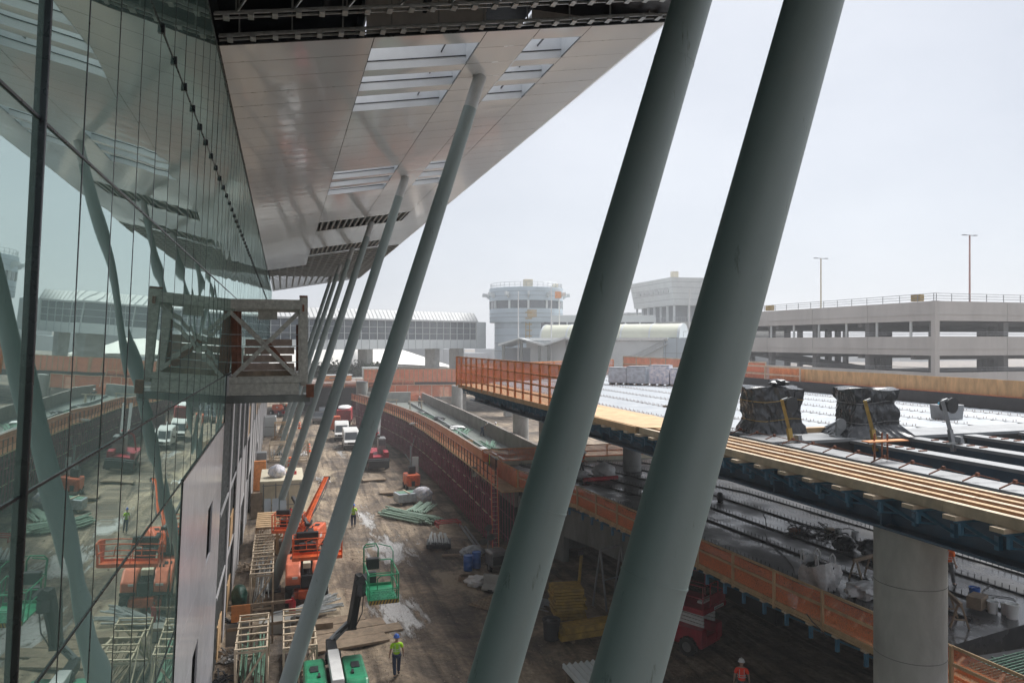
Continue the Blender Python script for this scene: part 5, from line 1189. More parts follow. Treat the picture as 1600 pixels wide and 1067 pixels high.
# small orange telescopic handler by the scaffold
t = thing('mast_lift', 'small orange mast lift with grey side panel beside the scaffold', 'lift', (12.1, 72.6, 0), R(4))
b = MB(); b.box(-.68, .68, -.9, .9, .35, 1.5); b.build('body', 'orange', t, bevel=.12); b = MB(); b.cb(-.05, -.92, .4, .34, .06, .5); b.cb(0, 0, 1.5, .7, .6, .7); b.build('hatch', 'blackmat', t, bevel=.03)
b = MB(); b.bar((-.1, 0, 1.6), (-.05, .2, 4.2), .14); b.bar((-.1, 0, 2.6), (-.6, .2, 3.4), .08); b.bar((-.05, .1, 3.6), (.3, .1, 4.9), .05); b.build('mast', 'steel_grey', t)
b = MB(); b.bar((.15, .2, 1.55), (.75, .2, 1.9), .05, .1); b.box(.1, .72, .1, .16, 1.6, 3.1); b.build('side_panel', 'tower_trim', t)
for x in (-.62, .62):
    for y in (-.6, .6): wheel(t, x, y, .3, .2, 'mullion_edge', 14)

# ------------------------------------------------------------------ stores between the lane and the scaffold
heap('pipe_heap', 10.0, 60.3, .05, 54, 5.6, .55, 'greenpipe', 'large heap of pale green pipes on the mud beside the scaffold', 'pipes', 8, .075, R(24))
heap('pipe_heap', 11.2, 63.0, .05, 24, 3.6, .5, 'greenpipe', 'smaller heap of pale green pipes under the printed bag', 'pipes', 9, .075, R(-30))
t = thing('tube_skid', 'black skid loaded with short galvanized tubes in front of the green pipes', 'skid', (10.5, 51.4, 0), R(-12))
b = MB(); b.box(-.85, .85, -.8, .8, .1, .4); b.build('skid_base', 'blackmat', t, bevel=.03)
rd = random.Random(2)
for i in range(11): b = MB(); x = -.7 + .14 * i; b.tube((x, -.7 + rd.uniform(-.2, .1), .48), (x + rd.uniform(-.3, .1), 1.5 + rd.uniform(-.2, .4), .52 + .1 * (i % 2)), .055, n=8); b.build('tube', 'galv', t)
t = thing('wrapped_pack', 'silver wrapped green pack tied with straps beside the printed bag', 'pack', (10.6, 66.4, 0), R(10))
b = MB(); b.cb(0, 0, .15, 2.0, 1.5, .8); b.build('pack', 'ibc', t, bevel=.08); b = MB(); b.cb(0, 0, .952, 1.6, 1.1, .03); b.build('top_sheet', 'greenbar', t); b = MB(); b.cb(0, 0, .985, .12, 1.9, .05); b.cb(.7, 0, 0, .12, 1.5, .14); b.cb(-.7, 0, 0, .12, 1.5, .14); b.build('batten', 'wood_pale', t)
sack('printed_bag', 12.0, 66.2, 0, .85, .75, .75, 77, 'bagprint', 'large printed bag heaped beside the silver pack', amp=.2)
t = thing('steel_rack', 'small red steel rack lying by the foot of the scaffold', 'rack', (12.4, 56.4, 0), R(5))
for y in (0, .5, 1.0): b = MB(); b.path([(-.9, y, .05), (-.9, y, .4), (.9, y, .4), (.9, y, .05)], .04); b.build('hoop', 'red', t)
for z in (.08, .4): b = MB(); b.tube((-.9, 0, z), (-.9, 1, z), .03); b.tube((.9, 0, z), (.9, 1, z), .03); b.build('tie', 'red', t)
def barrel(x, y, label, h=.95):
    t = thing('barrel', label, 'barrel', (x, y, 0)); b = MB(); b.lathe([(.27, 0), (.29, .03), (.285, .3), (.3, .33), (.285, .36), (.285, .6), (.3, .63), (.285, .66), (.29, h - .03), (.27, h)], n=28); b.build('body', 'blue', t, True)
    b = MB(); b.lathe([(.29, h - .03), (.3, h), (.29, h + .02), (.26, h + .02), (.26, h - .02)], n=28); b.build('rim', 'blue', t, True)
barrel(11.2, 45.6, 'blue barrel on the left of the pair'); barrel(11.85, 46.0, 'blue barrel on the right of the pair, slightly taller', 1.0)
t = thing('generator', 'grey portable generator with rounded corners right of the blue barrels', 'generator', (12.95, 45.0, 0), R(6))
b = MB(); b.box(-.6, .6, -.5, .7, .35, 1.3); b.build('body', 'mullion_edge', t, bevel=.12); b = MB(); b.box(-.48, .48, -.53, -.5, .5, 1.05); b.build('grille', 'blackmat', t, bevel=.02)
for x in (-.5, .5): wheel(t, x, 0, .28, .16, 'mullion_edge', 14)
t = thing('work_lamp', 'work light cluster of round pale lamp heads on a short mast', 'lamp', (13.1, 48.0, 0))
b = MB(); b.tube((0, 0, 0), (.1, 0, 1.9), .05); b.build('mast', 'steel_grey', t)
for dx, dz in ((0.1, 2.0), (-.25, 1.1), (.25, 1.35)): b = MB(); b.tube((dx, -.1, dz), (dx - .02, .12, dz + .05), .26, .12, n=18); b.build('lamp_head', 'mullion_edge', t, True)
sack('grey_tarp', 12.2, 48.4, 0, .8, .55, .42, 81, 'ibc', 'grey tarp heap beside the lamp cluster', amp=.35, top=.4)
sack('white_bag', 10.95, 42.7, 0, .62, .5, .3, 82, 'bag', 'white plastic bag on the mud in front of the blue barrels', amp=.35)
t = thing('hose_coil', 'coil of dusty hose lying behind the white bag', 'hose', (10.7, 43.7, 0))
b = MB()
for k in range(3): b.path([((.55 - .03 * k) * math.cos(a / 10 * math.pi), (.45 - .03 * k) * math.sin(a / 10 * math.pi), .07 + .1 * k) for a in range(21)], .06, 8)
b.build('coil', 'wood_dull', t, True)
t = thing('concrete_barrier', 'tilted grey concrete barrier segment by the second leaning column', 'barrier', (12.3, 41.2, .02), R(-38))
b = MB(); b.profx([(-.4, 0), (.4, 0), (.4, .1), (.15, .35), (.1, .85), (-.1, .85), (-.15, .35), (-.4, .1)], -1.3, 1.3); o = b.build('body', 'concrete', t, bevel=.02)
b = MB(); b.box(-.9, -.6, -.42, .42, .02, .09); b.box(.6, .9, -.42, .42, .02, .09); b.build('fork_slot', 'blackmat', t)
t = thing('board_pile', 'fan of weathered boards lying by the foot of the second leaning column', 'boards', (10.9, 38.6, 0), R(30))
for i in range(8): b = MB(); b.bar((-.2 + .24 * i, -1.4, .06 + .01 * i), (-.5 + .25 * i, 1.4, .07 + .01 * i), .16, .05); b.build('board', 'wood_dull', t)
tag(MB().bar((10.2, 48.9, .12), (13.0, 48.2, .12), .3, .12).build('loose_beam', 'wood_dull'), 'single long beam on the mud behind the barrels', 'beam')
for i, (x, y, rz, lb) in enumerate(((9.1, 77.5, 5, 'timber mat on the mud left of the orange mast lift, farther one'), (9.9, 70.4, -8, 'timber mat on the mud left of the orange mast lift, nearer one'))):
    t = thing('timber_mat', lb, 'timber mat', (x, y, 0), R(rz)); 
    for k in range(4): b = MB(); b.box(-1.2, 1.2, k * .32, k * .32 + .3, .02, .16); b.build('board', 'wood_dull', t)
b = MB(); b.path([(9.3 + 2 * u / 12, 69.3 - .5 * math.sin(u / 12 * 3), .05) for u in range(13)], .03); tag(b.build('hose', 'yellow'), 'yellow hose curving past the nearer timber mat', 'hose')
b = MB(); b.bar((13.3, 57, .1), (12.9, 49.6, .1), .15, .1); b.bar((13.5, 56, .15), (13.2, 50, .1), .1, .1); tag(b.build('long_pipes', 'steel_grey'), 'two long pipes lying along the foot of the scaffold', 'pipes')
# yellow formwork stacks in the shade
t = thing('formwork_stack', 'tall stack of yellow formwork panels in the shade between the thick columns', 'stack', (14.4, 36.4, 0), R(-8))
rd = random.Random(9)
for i in range(10): b = MB(); dx = rd.uniform(-.1, .1) - .02 * i; b.box(-.8 + dx, .8 + dx, -.75, .75 + dx, .1 + i * .16, .1 + i * .16 + .12); b.build('panel', 'yellow', t)
for x in (-.6, .6): b = MB(); b.cb(x, 0, 0, .14, 1.5, .1); b.build('bearer', 'wood_dull', t)
t = thing('beam_stack', 'long yellow formwork beams lying in front of the yellow stack', 'beams', (14.2, 33.8, 0), R(4))
for i in range(7): b = MB(); b.box(-1.5 + .05 * i, 2.2 - .06 * i, -.6 + .3 * (i % 4), -.34 + .3 * (i % 4), .12 + .32 * (i // 4), .4 + .32 * (i // 4)); b.build('beam', 'yellow', t)
b = MB(); b.cb(-.9, 0, 0, .15, 1.3, .11); b.cb(1.3, 0, 0, .15, 1.3, .11); b.build('bearer', 'wood_dull', t)
t = thing('rubbish_bin', 'black bin with rubbish left of the yellow beams', 'bin', (12.5, 33.9, 0)); b = MB(); b.lathe([(.36, 0), (.42, .9), (.45, .92), (.45, .98), (.4, .98), (.36, .7)], n=22); b.build('body', 'blackmat', t, True); b = MB(); b.grid(crumple(0, 0, .6, .34, .34, .2, 4, .3), 14, 8); b.build('contents', 'tarp', t, True)
heap('steel_heap', 13.1, 38.9, 0, 18, 3, .4, 'steel_grey', 'dark steel props lying left of the yellow stack', 'props', 14, .04, R(35))
t = thing('forklift_mast', 'yellow post rising behind the yellow stack', 'post', (15.9, 38.6, 0)); b = MB(); b.bar((-.1, 0, 0), (.15, 0, 2.6), .14, .1); b.build('post', 'yellow', t); b = MB(); b.cb(.1, 0, 2.5, .3, .15, .2); b.build('head', 'blackmat', t)
t = thing('corrugated_sheet', 'corrugated pale sheet stack at the bottom edge between the two thick columns', 'sheets', (12.4, 28.7, 0), R(0))
b = MB(); pts = [(-1 + .04 * i, .3 + .06 * math.sin(i * 1.1)) for i in range(46)]; b.v = []
for k in range(3): b.grid(lambda u, v: (-.95 + 1.9 * u, -1.2 + 2.2 * v, .5 + .07 * k + .055 * math.sin(u * 44)), 60, 1)
b.build('sheet', 'tower_trim', t, True); b = MB(); b.cb(0, -.5, 0, 1.9, .12, .44); b.cb(0, .5, 0, 1.9, .12, .44); b.build('bearer', 'wood_dull', t)
t = thing('frame_prop', 'dark A-shaped prop frame standing in the shade under the deck', 'frame', (17.2, 37.2, 0), R(20))
for x in (-.8, .8): b = MB(); b.bar((x, -.5, 0), (x, 0, 3.2), .08); b.bar((x, .6, 0), (x, 0, 3.2), .08); b.build('leg', 'steel_grey', t)
b = MB(); b.bar((-.8, 0, 3.2), (.8, 0, 3.2), .1); b.bar((-.8, -.25, 1.6), (.8, -.25, 1.6), .06); b.build('rail', 'steel_grey', t)

# ------------------------------------------------------------------ people
def skinned(V, E, Rd, sub=2):
    me = bpy.data.meshes.new('tmp'); me.from_pydata(V, E, []); o = bpy.data.objects.new('tmp', me); C.objects.link(o)
    sm_ = o.modifiers.new('s', 'SKIN'); ss = o.modifiers.new('u', 'SUBSURF'); ss.levels = sub
    for i, r in enumerate(Rd):
        rr_ = r if isinstance(r, tuple) else (r, r); o.data.skin_vertices[0].data[i].radius = rr_
    o.data.skin_vertices[0].data[0].use_root = True
    bpy.context.view_layer.update(); dg = bpy.context.evaluated_depsgraph_get()
    m2 = bpy.data.meshes.new_from_object(o.evaluated_get(dg)); bpy.data.objects.remove(o)
    return m2
def worker(loc, rz, label, vest, trous, hat, lean=0., arms='down', step=.18, group=None):
    t = thing('person', label, 'person', loc, rz, group)
    def emit(name, V, E, Rd, mat, extra=None):
        me = skinned(V, E, Rd); me.name = name; me.materials.clear(); me.materials.append(M[mat])
        if extra:
            import bmesh
            bm = bmesh.new(); bm.from_mesh(me); em = bpy.data.meshes.new('x'); em.from_pydata(extra.v, [], extra.f); bm.from_mesh(em); bm.to_mesh(me); bm.free()
        for p_ in me.polygons: p_.use_smooth = True
        o = bpy.data.objects.new(name, me); C.objects.link(o); o.parent = t; return o
    h = .92; sl = math.sin(lean); cl = math.cos(lean)
    def T(x, y, z):   # torso point, leaning forward (towards -y) about the hip
        dz = z - h; return (x, y * cl - dz * sl, h + dz * cl + y * sl)
    hipL, hipR = (-.1, 0, .9), (.1, 0, .9)
    kn = [(-.11, -step * .6, .5), (.11, step * .35, .5)]; an = [(-.11, -step, .09), (.11, step * 1.2, .11)]
    if arms == 'down': el = [T(-.27, .04, 1.16), T(.27, .04, 1.16)]; wr = [T(-.3, -.06, .92), T(.3, -.04, .92)]
    elif arms == 'work': el = [T(-.27, -.08, 1.18), T(.27, -.08, 1.18)]; wr = [T(-.17, -.34, 1.12), T(.17, -.34, 1.1)]
    # body: one continuous surface, pelvis root
    V = [(0, 0, .95), T(0, 0, 1.12), T(0, 0, 1.32), T(0, .0, 1.46), T(0, -.005, 1.53), T(0, -.02, 1.62), T(0, -.02, 1.7),
         hipL, kn[0], an[0], (an[0][0], an[0][1] - .15, .05), hipR, kn[1], an[1], (an[1][0], an[1][1] - .15, .05),
         T(-.19, 0, 1.42), el[0], wr[0], T(.19, 0, 1.42), el[1], wr[1]]
    E_ = [(0, 1), (1, 2), (2, 3), (3, 4), (4, 5), (5, 6), (0, 7), (7, 8), (8, 9), (9, 10), (0, 11), (11, 12), (12, 13), (13, 14), (3, 15), (15, 16), (16, 17), (3, 18), (18, 19), (19, 20)]
    Rd = [(.13, .1), (.12, .09), (.14, .1), (.1, .08), .055, (.078, .09), (.07, .08), .085, .06, .045, .035, .085, .06, .045, .035, .055, .042, .03, .055, .042, .03]
    ex = MB()
    for k in (0, 1):
        w = Vector(wr[k]); e = Vector(el[k]); d = (w - e).normalized(); sd = Vector((0, 1, 0)) if abs(d.y) < .8 else Vector((1, 0, 0)); sd = (sd - d * sd.dot(d)).normalized(); ot = d.cross(sd) * (1 if k else -1)
        ex.bar(w, w + d * .09, .03, .085, up=sd)
        for f_, ln_ in enumerate((.065, .08, .074, .058)):
            p0 = w + d * .085 + sd * (-.032 + .021 * f_); p1 = p0 + d * ln_ * .55 + ot * .004; p2 = p1 + d * ln_ * .4 - ot * .02
            ex.tube(p0, p1, .0095, .0085, n=6); ex.tube(p1, p2, .0085, .007, n=6)
        p0 = w + d * .03 - sd * .04; ex.tube(p0, p0 - sd * .035 + d * .03, .011, .009, n=6); ex.tube(p0 - sd * .035 + d * .03, p0 - sd * .03 + d * .065, .009, .007, n=6)
    hd = Vector(T(0, -.02, 1.66)); f = Vector((0, -1, 0))   # face: nose, eyes, ears, mouth
    ex.tube(hd + f * .085 + Vector((0, 0, .0)), hd + f * .115 + Vector((0, 0, -.03)), .01, .015, n=6)
    for sx in (-1, 1): ex.tube(hd + Vector((sx * .072, 0, -.03)), hd + Vector((sx * .09, .01, .02)), .015, .018, n=6)
    emit('body', V, E_, Rd, 'skin', ex)
    # clothes
    s = 1.2
    emit('trousers', [(0, 0, .98), hipL, kn[0], (an[0][0], an[0][1], .12), hipR, kn[1], (an[1][0], an[1][1], .14)], [(0, 1), (1, 2), (2, 3), (0, 4), (4, 5), (5, 6)], [(.15, .125), .11, .083, .07, .11, .083, .07], trous)
    el2 = [Vector(T(sx * .19, 0, 1.42)).lerp(Vector(el[k]), .75) for k, sx in ((0, -1), (1, 1))]
    emit('vest', [T(0, 0, .93), T(0, 0, 1.12), T(0, 0, 1.33), T(0, 0, 1.45), T(-.19, 0, 1.41), el2[0], T(.19, 0, 1.41), el2[1], T(0, 0, 1.5)],
         [(0, 1), (1, 2), (2, 3), (3, 4), (4, 5), (3, 6), (6, 7), (3, 8)], [(.17, .135), (.165, .125), (.18, .135), (.13, .11), .085, .065, .085, .065, .07], vest)
    b = MB()
    for zq in (1.12, 1.2): b.path([T(.174 * math.cos(a_ * .5236), .136 * math.sin(a_ * .5236), zq) for a_ in range(13)], .012, 5)
    for sx in (-.09, .09): b.path([T(sx, -.135, 1.12), T(sx, -.128, 1.42), T(sx, .128, 1.42), T(sx, .135, 1.12)], .012, 5)
    if vest.startswith('hiviz'): b.build('reflective_stripe', 'white', t)
    for k in (0, 1): emit('boot', [(an[k][0], an[k][1] + .02, .12), (an[k][0], an[k][1] + .02, .055), (an[k][0], an[k][1] - .14, .045)], [(0, 1), (1, 2)], [.06, .055, .048], 'blackmat')
    b = MB(); b.lathe([(.125, 0), (.128, .02), (.118, .03), (.112, .08), (.085, .125), (.04, .145), (.01, .15)], n=20)
    b.lathe([(.14, 0), (.14, .012)], 0, -.02, 0, n=20); b.box(-.015, .015, -.09, .09, .11, .155)
    o = b.build('hard_hat', hat, t, True); o.location = T(0, -.02, 1.68); o.rotation_euler = (lean, 0, 0)
    return t
worker((4.7, 32.1, 0), R(180), 'worker in lime shirt and blue hard hat walking away at the bottom of the lane', 'hiviz', 'denim', 'hat_blue')
worker((5.25, 58.9, 0), R(172), 'worker in lime shirt and blue hard hat farther up the lane beside the third column', 'hiviz', 'denim', 'hat_blue', step=.12)
worker((22.6, 78.6, ZR), R(-80), 'worker in lime shirt standing on the ramp, right one of the pair', 'hiviz', 'greycloth', 'hat_white', .2, step=.3)
worker((21.6, 81.2, ZR), R(70), 'worker in dark clothes bending over on the ramp, left one of the pair', 'greycloth', 'denim', 'hat_white', .9, 'work')
worker((21.2, 119.4, ZR), R(160), 'small distant worker in white hard hat on the far ramp deck', 'greycloth', 'greycloth', 'hat_white', .15, 'work')
worker((21.15, 50.9, ZM), R(75), 'worker in orange shirt on the lower deck beside the second leaning column', 'hiviz_orange', 'greycloth', 'hat_white', .3, 'work')
worker((17.5, 25.5, 0), R(150), 'worker in glowing red orange vest cut by the bottom edge of the photo', 'hiviz_red', 'greycloth', 'steel_black' if False else 'hat_white', .1)
worker((25.75, 23.4, ZM), R(90), 'worker in orange vest just visible past the right side of the thick pier', 'hiviz_orange', 'greycloth', 'hat_white', .1)

# ------------------------------------------------------------------ far buildings
def oriented(p, q):
    p, q = Vector((*p, 0)), Vector((*q, 0)); d = q - p; return math.atan2(d.y, d.x), d.length
# pedestrian bridge
p, q = (-26, 150.6), (50.2, 189.2); a, ln_ = oriented(p, q)
br = thing('pedestrian_bridge', 'long glazed pedestrian bridge with ribbed grey roof crossing the background', 'bridge', (*p, 0), a)
b = MB(); b.box(0, ln_, .3, 7.7, 12.7, 13.0); b.box(0, ln_, .02, .3, 12.7, 14.95); b.box(0, ln_, 7.7, 8, 12.7, 14.95); b.build('floor', 'tower_trim', br)
b = MB(); b.box(0, ln_, .35, 7.6, 14.9, 19.5); b.build('interior', 'darkvoid', br)
n_ = int(ln_ / 2.2)
for i in range(n_): b = MB(); b.box(i * 2.2 + .1, i * 2.2 + 2.1, .18, .3, 14.96, 19.3); b.build('window', 'glassdark', br)
b = MB()
for i in range(n_ + 1): b.box(i * 2.2 - .06, i * 2.2 + .06, .05, .34, 14.9, 19.4)
for z in (16.4, 17.9): b.box(0, ln_, .1, .17, z - .04, z + .04)
b.build('window_frame', 'tower_trim', br)
b = MB()
for i in range(n_ + 1): b.box(i * 2.2 - .03, i * 2.2 + .03, -.02, .018, 12.7, 14.95)
b.build('panel_joint', 'greywall', br)
b = MB(); b.profx([(-.25, 19.4), (8.25, 19.4), (8.25, 19.8), (6.6, 22.0), (1.4, 22.0), (-.25, 19.8)], -.5, ln_ - 1.5); rf = b.build('roof', 'bridge_roof', br)
b = MB(); 
for i in range(int(ln_ / 1.1)): b.bar((i * 1.1, -.27, 19.84), (i * 1.1, 1.4, 22.03), .07, .05)
b.build('seam', 'greywall', rf)
for x in (14, 36, 52, 72, 80): b = MB(); b.box(x - .8, x + .8, 2, 6, 0, 12.7); b.build('pier', 'concrete', br)
b = MB(); b.box(ln_ - 2, ln_ + 1.2, -.3, 8, 12.6, 19.6); b.build('end_bay', 'tower_trim', br)
# cylindrical tower
tw = thing('round_tower', 'round pale blue control tower with fins, a window band and rooftop railing', 'tower', (61.5, 186, 0))
b = MB(); b.lathe([(8.4, 0), (8.4, 20.0)], n=56); b.build('lower_drum', 'tower', tw, True)
b = MB(); b.lathe([(9.6, 19.4), (9.7, 19.6), (9.7, 22.9), (9.5, 22.95)], n=64); b.build('middle_drum', 'tower', tw, True)
b = MB(); b.lathe([(9.35, 22.9), (9.35, 25.05)], n=64); b.build('window_band', 'glassdark', tw, True)
b = MB(); b.lathe([(9.6, 24.95), (9.75, 25.0), (9.75, 28.3), (9.5, 28.4)], n=64); b.build('upper_drum', 'tower', tw, True)
b = MB()
for z in (3, 6, 9, 12, 14, 16, 18): b.lathe([(8.41, z), (8.43, z + .02), (8.43, z + .1), (8.41, z + .12)], n=56)
for z in (20.6, 21.6, 26.1, 27.2): b.lathe([(9.7, z), (9.77, z + .02), (9.77, z + .1), (9.7, z + .12)], n=64)
b.build('panel_joint', 'greywall', tw)
for k in range(12):
    a_ = R(15 + 30 * k); ca, sa = math.cos(a_), math.sin(a_)
    b = MB(); b.bar((ca * 9.5, sa * 9.5, 22.9), (ca * 9.5, sa * 9.5, 25), .5, .3); b.build('window_pier', 'tower_trim', tw)
    b = MB(); b.bar((ca * 9.6, sa * 9.6, 26.5), (ca * 11.6, sa * 11.6, 26.7), .45, .9); b.bar((ca * 9.6, sa * 9.6, 25.8), (ca * 10.4, sa * 10.4, 26.1), .4, .5); b.build('fin', 'tower_trim', tw)
b = MB()
for k in range(40): a_ = R(9 * k); b.tube((9.4 * math.cos(a_), 9.4 * math.sin(a_), 28.3), (9.4 * math.cos(a_), 9.4 * math.sin(a_), 29.6), .05, n=5)
for z in (28.9, 29.6): b.path([(9.4 * math.cos(R(9 * k)), 9.4 * math.sin(R(9 * k)), z) for k in range(41)], .04, 5)
b.build('railing', 'galv', tw)
b = MB(); b.cb(-2.0, -7.5, 28.3, 2.2, 1.6, 2.0); b.cb(6.3, -5, 28.3, 1.4, 1.2, 1.2); b.build('rooftop_unit', 'cream', tw, bevel=.1)
b = MB(); b.cb(5.6, -8.1, 25.6, 2.2, .5, 1.7); b.build('rusty_patch', 'wood_orange', tw)
t = thing('caged_ladder', 'orange caged ladder fixed on the side of the round tower', 'ladder', (59.0, 177.2, 14.6))
b = MB(); 
for x in (-.5, .5): b.tube((x, 0, 0), (x, 0, 7.6), .1)
b.build('stile', 'yellow', t)
for i in range(5): b = MB(); b.path([(-.55, 0, 1.2 + 1.5 * i), (-.75, -.9, 1.2 + 1.5 * i), (.75, -.9, 1.2 + 1.5 * i), (.55, 0, 1.2 + 1.5 * i)], .13); b.build('cage_hoop', 'yellow', t)
b = MB(); b.cb(.9, -.3, 6.0, 2.4, 1.2, 1.9); b.build('platform', net_mat('yellow_mesh', (.7, .4, .05), .4), t)
an_ = thing('terminal_annex', 'pale annex with dark windows joined to the right of the round tower', 'building', (62, 178, 0), R(-18))
b = MB(); b.box(0, 34, 0, 16, 0, 13.6); b.box(0, 30, 0, 12, 19.4, 21.2); b.build('wall', 'tower_trim', an_)
b = MB(); b.box(.4, 29.6, .4, 11.6, 13.6, 19.4); b.build('interior', 'darkvoid', an_)
for i in range(8): b = MB(); b.box(.2 + i * 3.7, .2 + i * 3.7 + 3.4, -.05, .3, 13.8, 19.2); b.build('window', 'glassdark', an_)
b = MB()
for i in range(9): b.box(-.1 + i * 3.7, .2 + i * 3.7, -.1, .35, 13.6, 19.4)
b.box(0, 29.8, -.09, -.04, 16.4, 16.6); b.build('window_frame', 'tower_trim', an_)
# folded canopy roofs in front of the tower
rf_ = thing('folded_roof', 'low folded plate roofs with dark undersides before the round tower', 'canopy roof', (46.5, 161, 0), R(-31))
for i in range(4):
    x0 = 10.5 * i; b = MB(); b.add([(x0, 0, 14.0), (x0 + 5.2, -1.5, 15.6 - .3 * (i == 0)), (x0 + 10.4, 0, 14.0), (x0 + 10.4, 12, 13.6), (x0 + 5.2, 12, 15.2), (x0, 12, 13.6),
           (x0, 0, 13.5), (x0 + 5.2, -1.5, 15.1), (x0 + 10.4, 0, 13.5), (x0 + 10.4, 12, 13.1), (x0 + 5.2, 12, 14.7), (x0, 12, 13.1)],
          [(0, 1, 4, 5), (1, 2, 3, 4), (7, 6, 11, 10), (8, 7, 10, 9), (0, 6, 7, 1), (1, 7, 8, 2), (5, 4, 10, 11), (4, 3, 9, 10), (0, 5, 11, 6), (2, 8, 9, 3)]); b.build('roof_plate', 'tower_trim', rf_)
    for q in (1, 5.2, 9.4): b = MB(); b.box(x0 + q - .3, x0 + q + .3, .8, 1.4, 0, 13.6 + (1 if q == 5.2 else 0)); b.build('support', 'concrete_dark', rf_)
b = MB(); b.box(0, 42, 4, 11.6, 0, 13.0); b.build('wall', 'greywall', rf_)
# barrel vault hall
p, q = (56.5, 160.5), (79.5, 138.2); a, ln_ = oriented(p, q)
vh = thing('vaulted_hall', 'hall with a long cream barrel vault roof over pale blue walls', 'building', (*p, 0), a)
def vault(x0, x1, r, n_=26): 
    b = MB(); pts = [(4 + r * math.cos(math.pi * k / n_), 15.3 + r * .78 * math.sin(math.pi * k / n_)) for k in range(n_ + 1)]; return b.profx(pts[::-1], x0, x1)
vault(0, ln_, 3.9).build('vault', 'vault', vh, True)
for i in range(6): vault(i * ln_ / 5 - .2 - (.2 if i == 5 else 0), i * ln_ / 5 + .15, 4.02).build('vault_rib', 'tower_trim', vh, True)
b = MB(); b.box(-3, ln_ - 3, -1.2, 9, 0, 14.6); b.build('wall', 'tower_trim', vh); b = MB(); b.box(-3.3, ln_ - 2, -1.6, 9.3, 14.7, 15.3); b.build('eaves', 'white', vh)
b = MB(); b.box(ln_ - 2.9, ln_ + 14, -1.3, 9.5, 0, 15.2); b.build('end_block', 'tower', vh)
b = MB()
for i in range(7): b.box(ln_ - 2.5 + 2.4 * i, ln_ - 2.42 + 2.4 * i, -1.36, -1.305, 4, 15.2)
for z in (7, 9.5, 12): b.box(ln_ - 2.9, ln_ + 14, -1.35, -1.302, z, z + .08)
for x in (5, 6.2, 8.2): b.tube((ln_ - 3 + x, -1.5, 5), (ln_ - 3 + x, -1.5, 14.6), .1, n=6)
b.build('panel_joint', 'greywall', vh)
b = MB()
for i in range(8): b.tube((ln_ - 9 + i * .9, -1.7, 10.6 + i * .45), (ln_ - 9 + i * .9, -1.7, 11.9 + i * .45), .05, n=5)
b.path([(ln_ - 11, -1.7, 11.3), (ln_ - 9, -1.7, 11.6), (ln_ - 2, -1.7, 15.2)], .08); b.path([(ln_ - 11, -1.7, 10.2), (ln_ - 9, -1.7, 10.4), (ln_ - 2, -1.7, 14)], .15); b.build('stair', 'galv', vh)
b = MB()
for i in range(6): b.tube((ln_ + 1 + i * 1.5, 0, 15.2), (ln_ + 1 + i * 1.5, 0, 16.6), .05, n=5)
b.tube((ln_ + 1, 0, 16.6), (ln_ + 9, 0, 16.6), .05); b.build('railing', 'galv', vh)
# control cab with inward tapering walls
cb = thing('control_building', 'pale panelled control building with outward flaring walls on a concrete terrace', 'building', (100.3, 178.3, 0), R(-2))
def frus(b, x0, x1, y0, y1, z0, z1, f, g2):
    return b.add([(x0 + f, y0 + g2, z0), (x1 - f, y0 + g2, z0), (x1 - f, y1, z0), (x0 + f, y1, z0), (x0, y0, z1), (x1, y0, z1), (x1, y1, z1), (x0, y1, z1)], [(0, 3, 2, 1), (4, 5, 6, 7), (0, 1, 5, 4), (1, 2, 6, 5), (2, 3, 7, 6), (3, 0, 4, 7)])
b = MB(); frus(b, 0, 26, 0, 27, 24.4, 31.9, 1.6, 1.4); b.build('cab', 'tower_trim', cb)
b = MB()
for z in (26, 27.6, 29.2, 30.7):
    k = (31.9 - z) / 7.5; b.box(1.6 * k - .03, 26 - 1.6 * k, 1.4 * k - .05, 1.4 * k + .3, z, z + .08); b.box(1.6 * k - .05, 1.6 * k + .3, 1.4 * k, 27, z, z + .08)
b.build('panel_joint', 'greywall', cb)
for i in range(7): b = MB(); k = .38; b.box(1.6 * k - .09, 1.6 * k + .3, 3 + 3 * i, 5.4 + 3 * i, 28.0, 29.1); b.build('window', 'bridge_roof', cb)
b = MB(); b.box(3.5, 24, 5, 26, 19.8, 24.4); b.build('core', 'greywall', cb)
for i in range(7): b = MB(); b.box(1.8, 2.3, 2 + 4 * i, 2.5 + 4 * i, 19.8, 24.39); b.build('column', 'tower_trim', cb)
for i in range(6): b = MB(); b.box(6 + 4 * i, 6.5 + 4 * i, 1.5, 2, 19.8, 24.39); b.build('column', 'tower_trim', cb)
b = MB(); b.box(-1, 36, -1, 44, 16.2, 19.8); b.build('terrace', 'concrete', cb); b = MB(); b.box(1, 36, 1, 44, 0, 16.2); b.build('base', 'greywall', cb)
b = MB(); b.box(0, 7, 29, 40, 22.9, 23.4); b.build('side_roof', 'tower_trim', cb); b = MB(); b.cb(2, 2, 31.9, 1.6, 1.6, 1.7); b.build('roof_box', 'cream', cb)
b = MB()
for i in range(28): b.tube((-.8, i * 1.5, 19.8), (-.8, i * 1.5, 21), .05, n=5); b.tube((i * 1.3, -.8, 19.8), (i * 1.3, -.8, 21), .05, n=5)
b.tube((-.8, 0, 21), (-.8, 42, 21), .06); b.tube((0, -.8, 21), (36, -.8, 21), .06); b.build('railing', 'galv', cb)
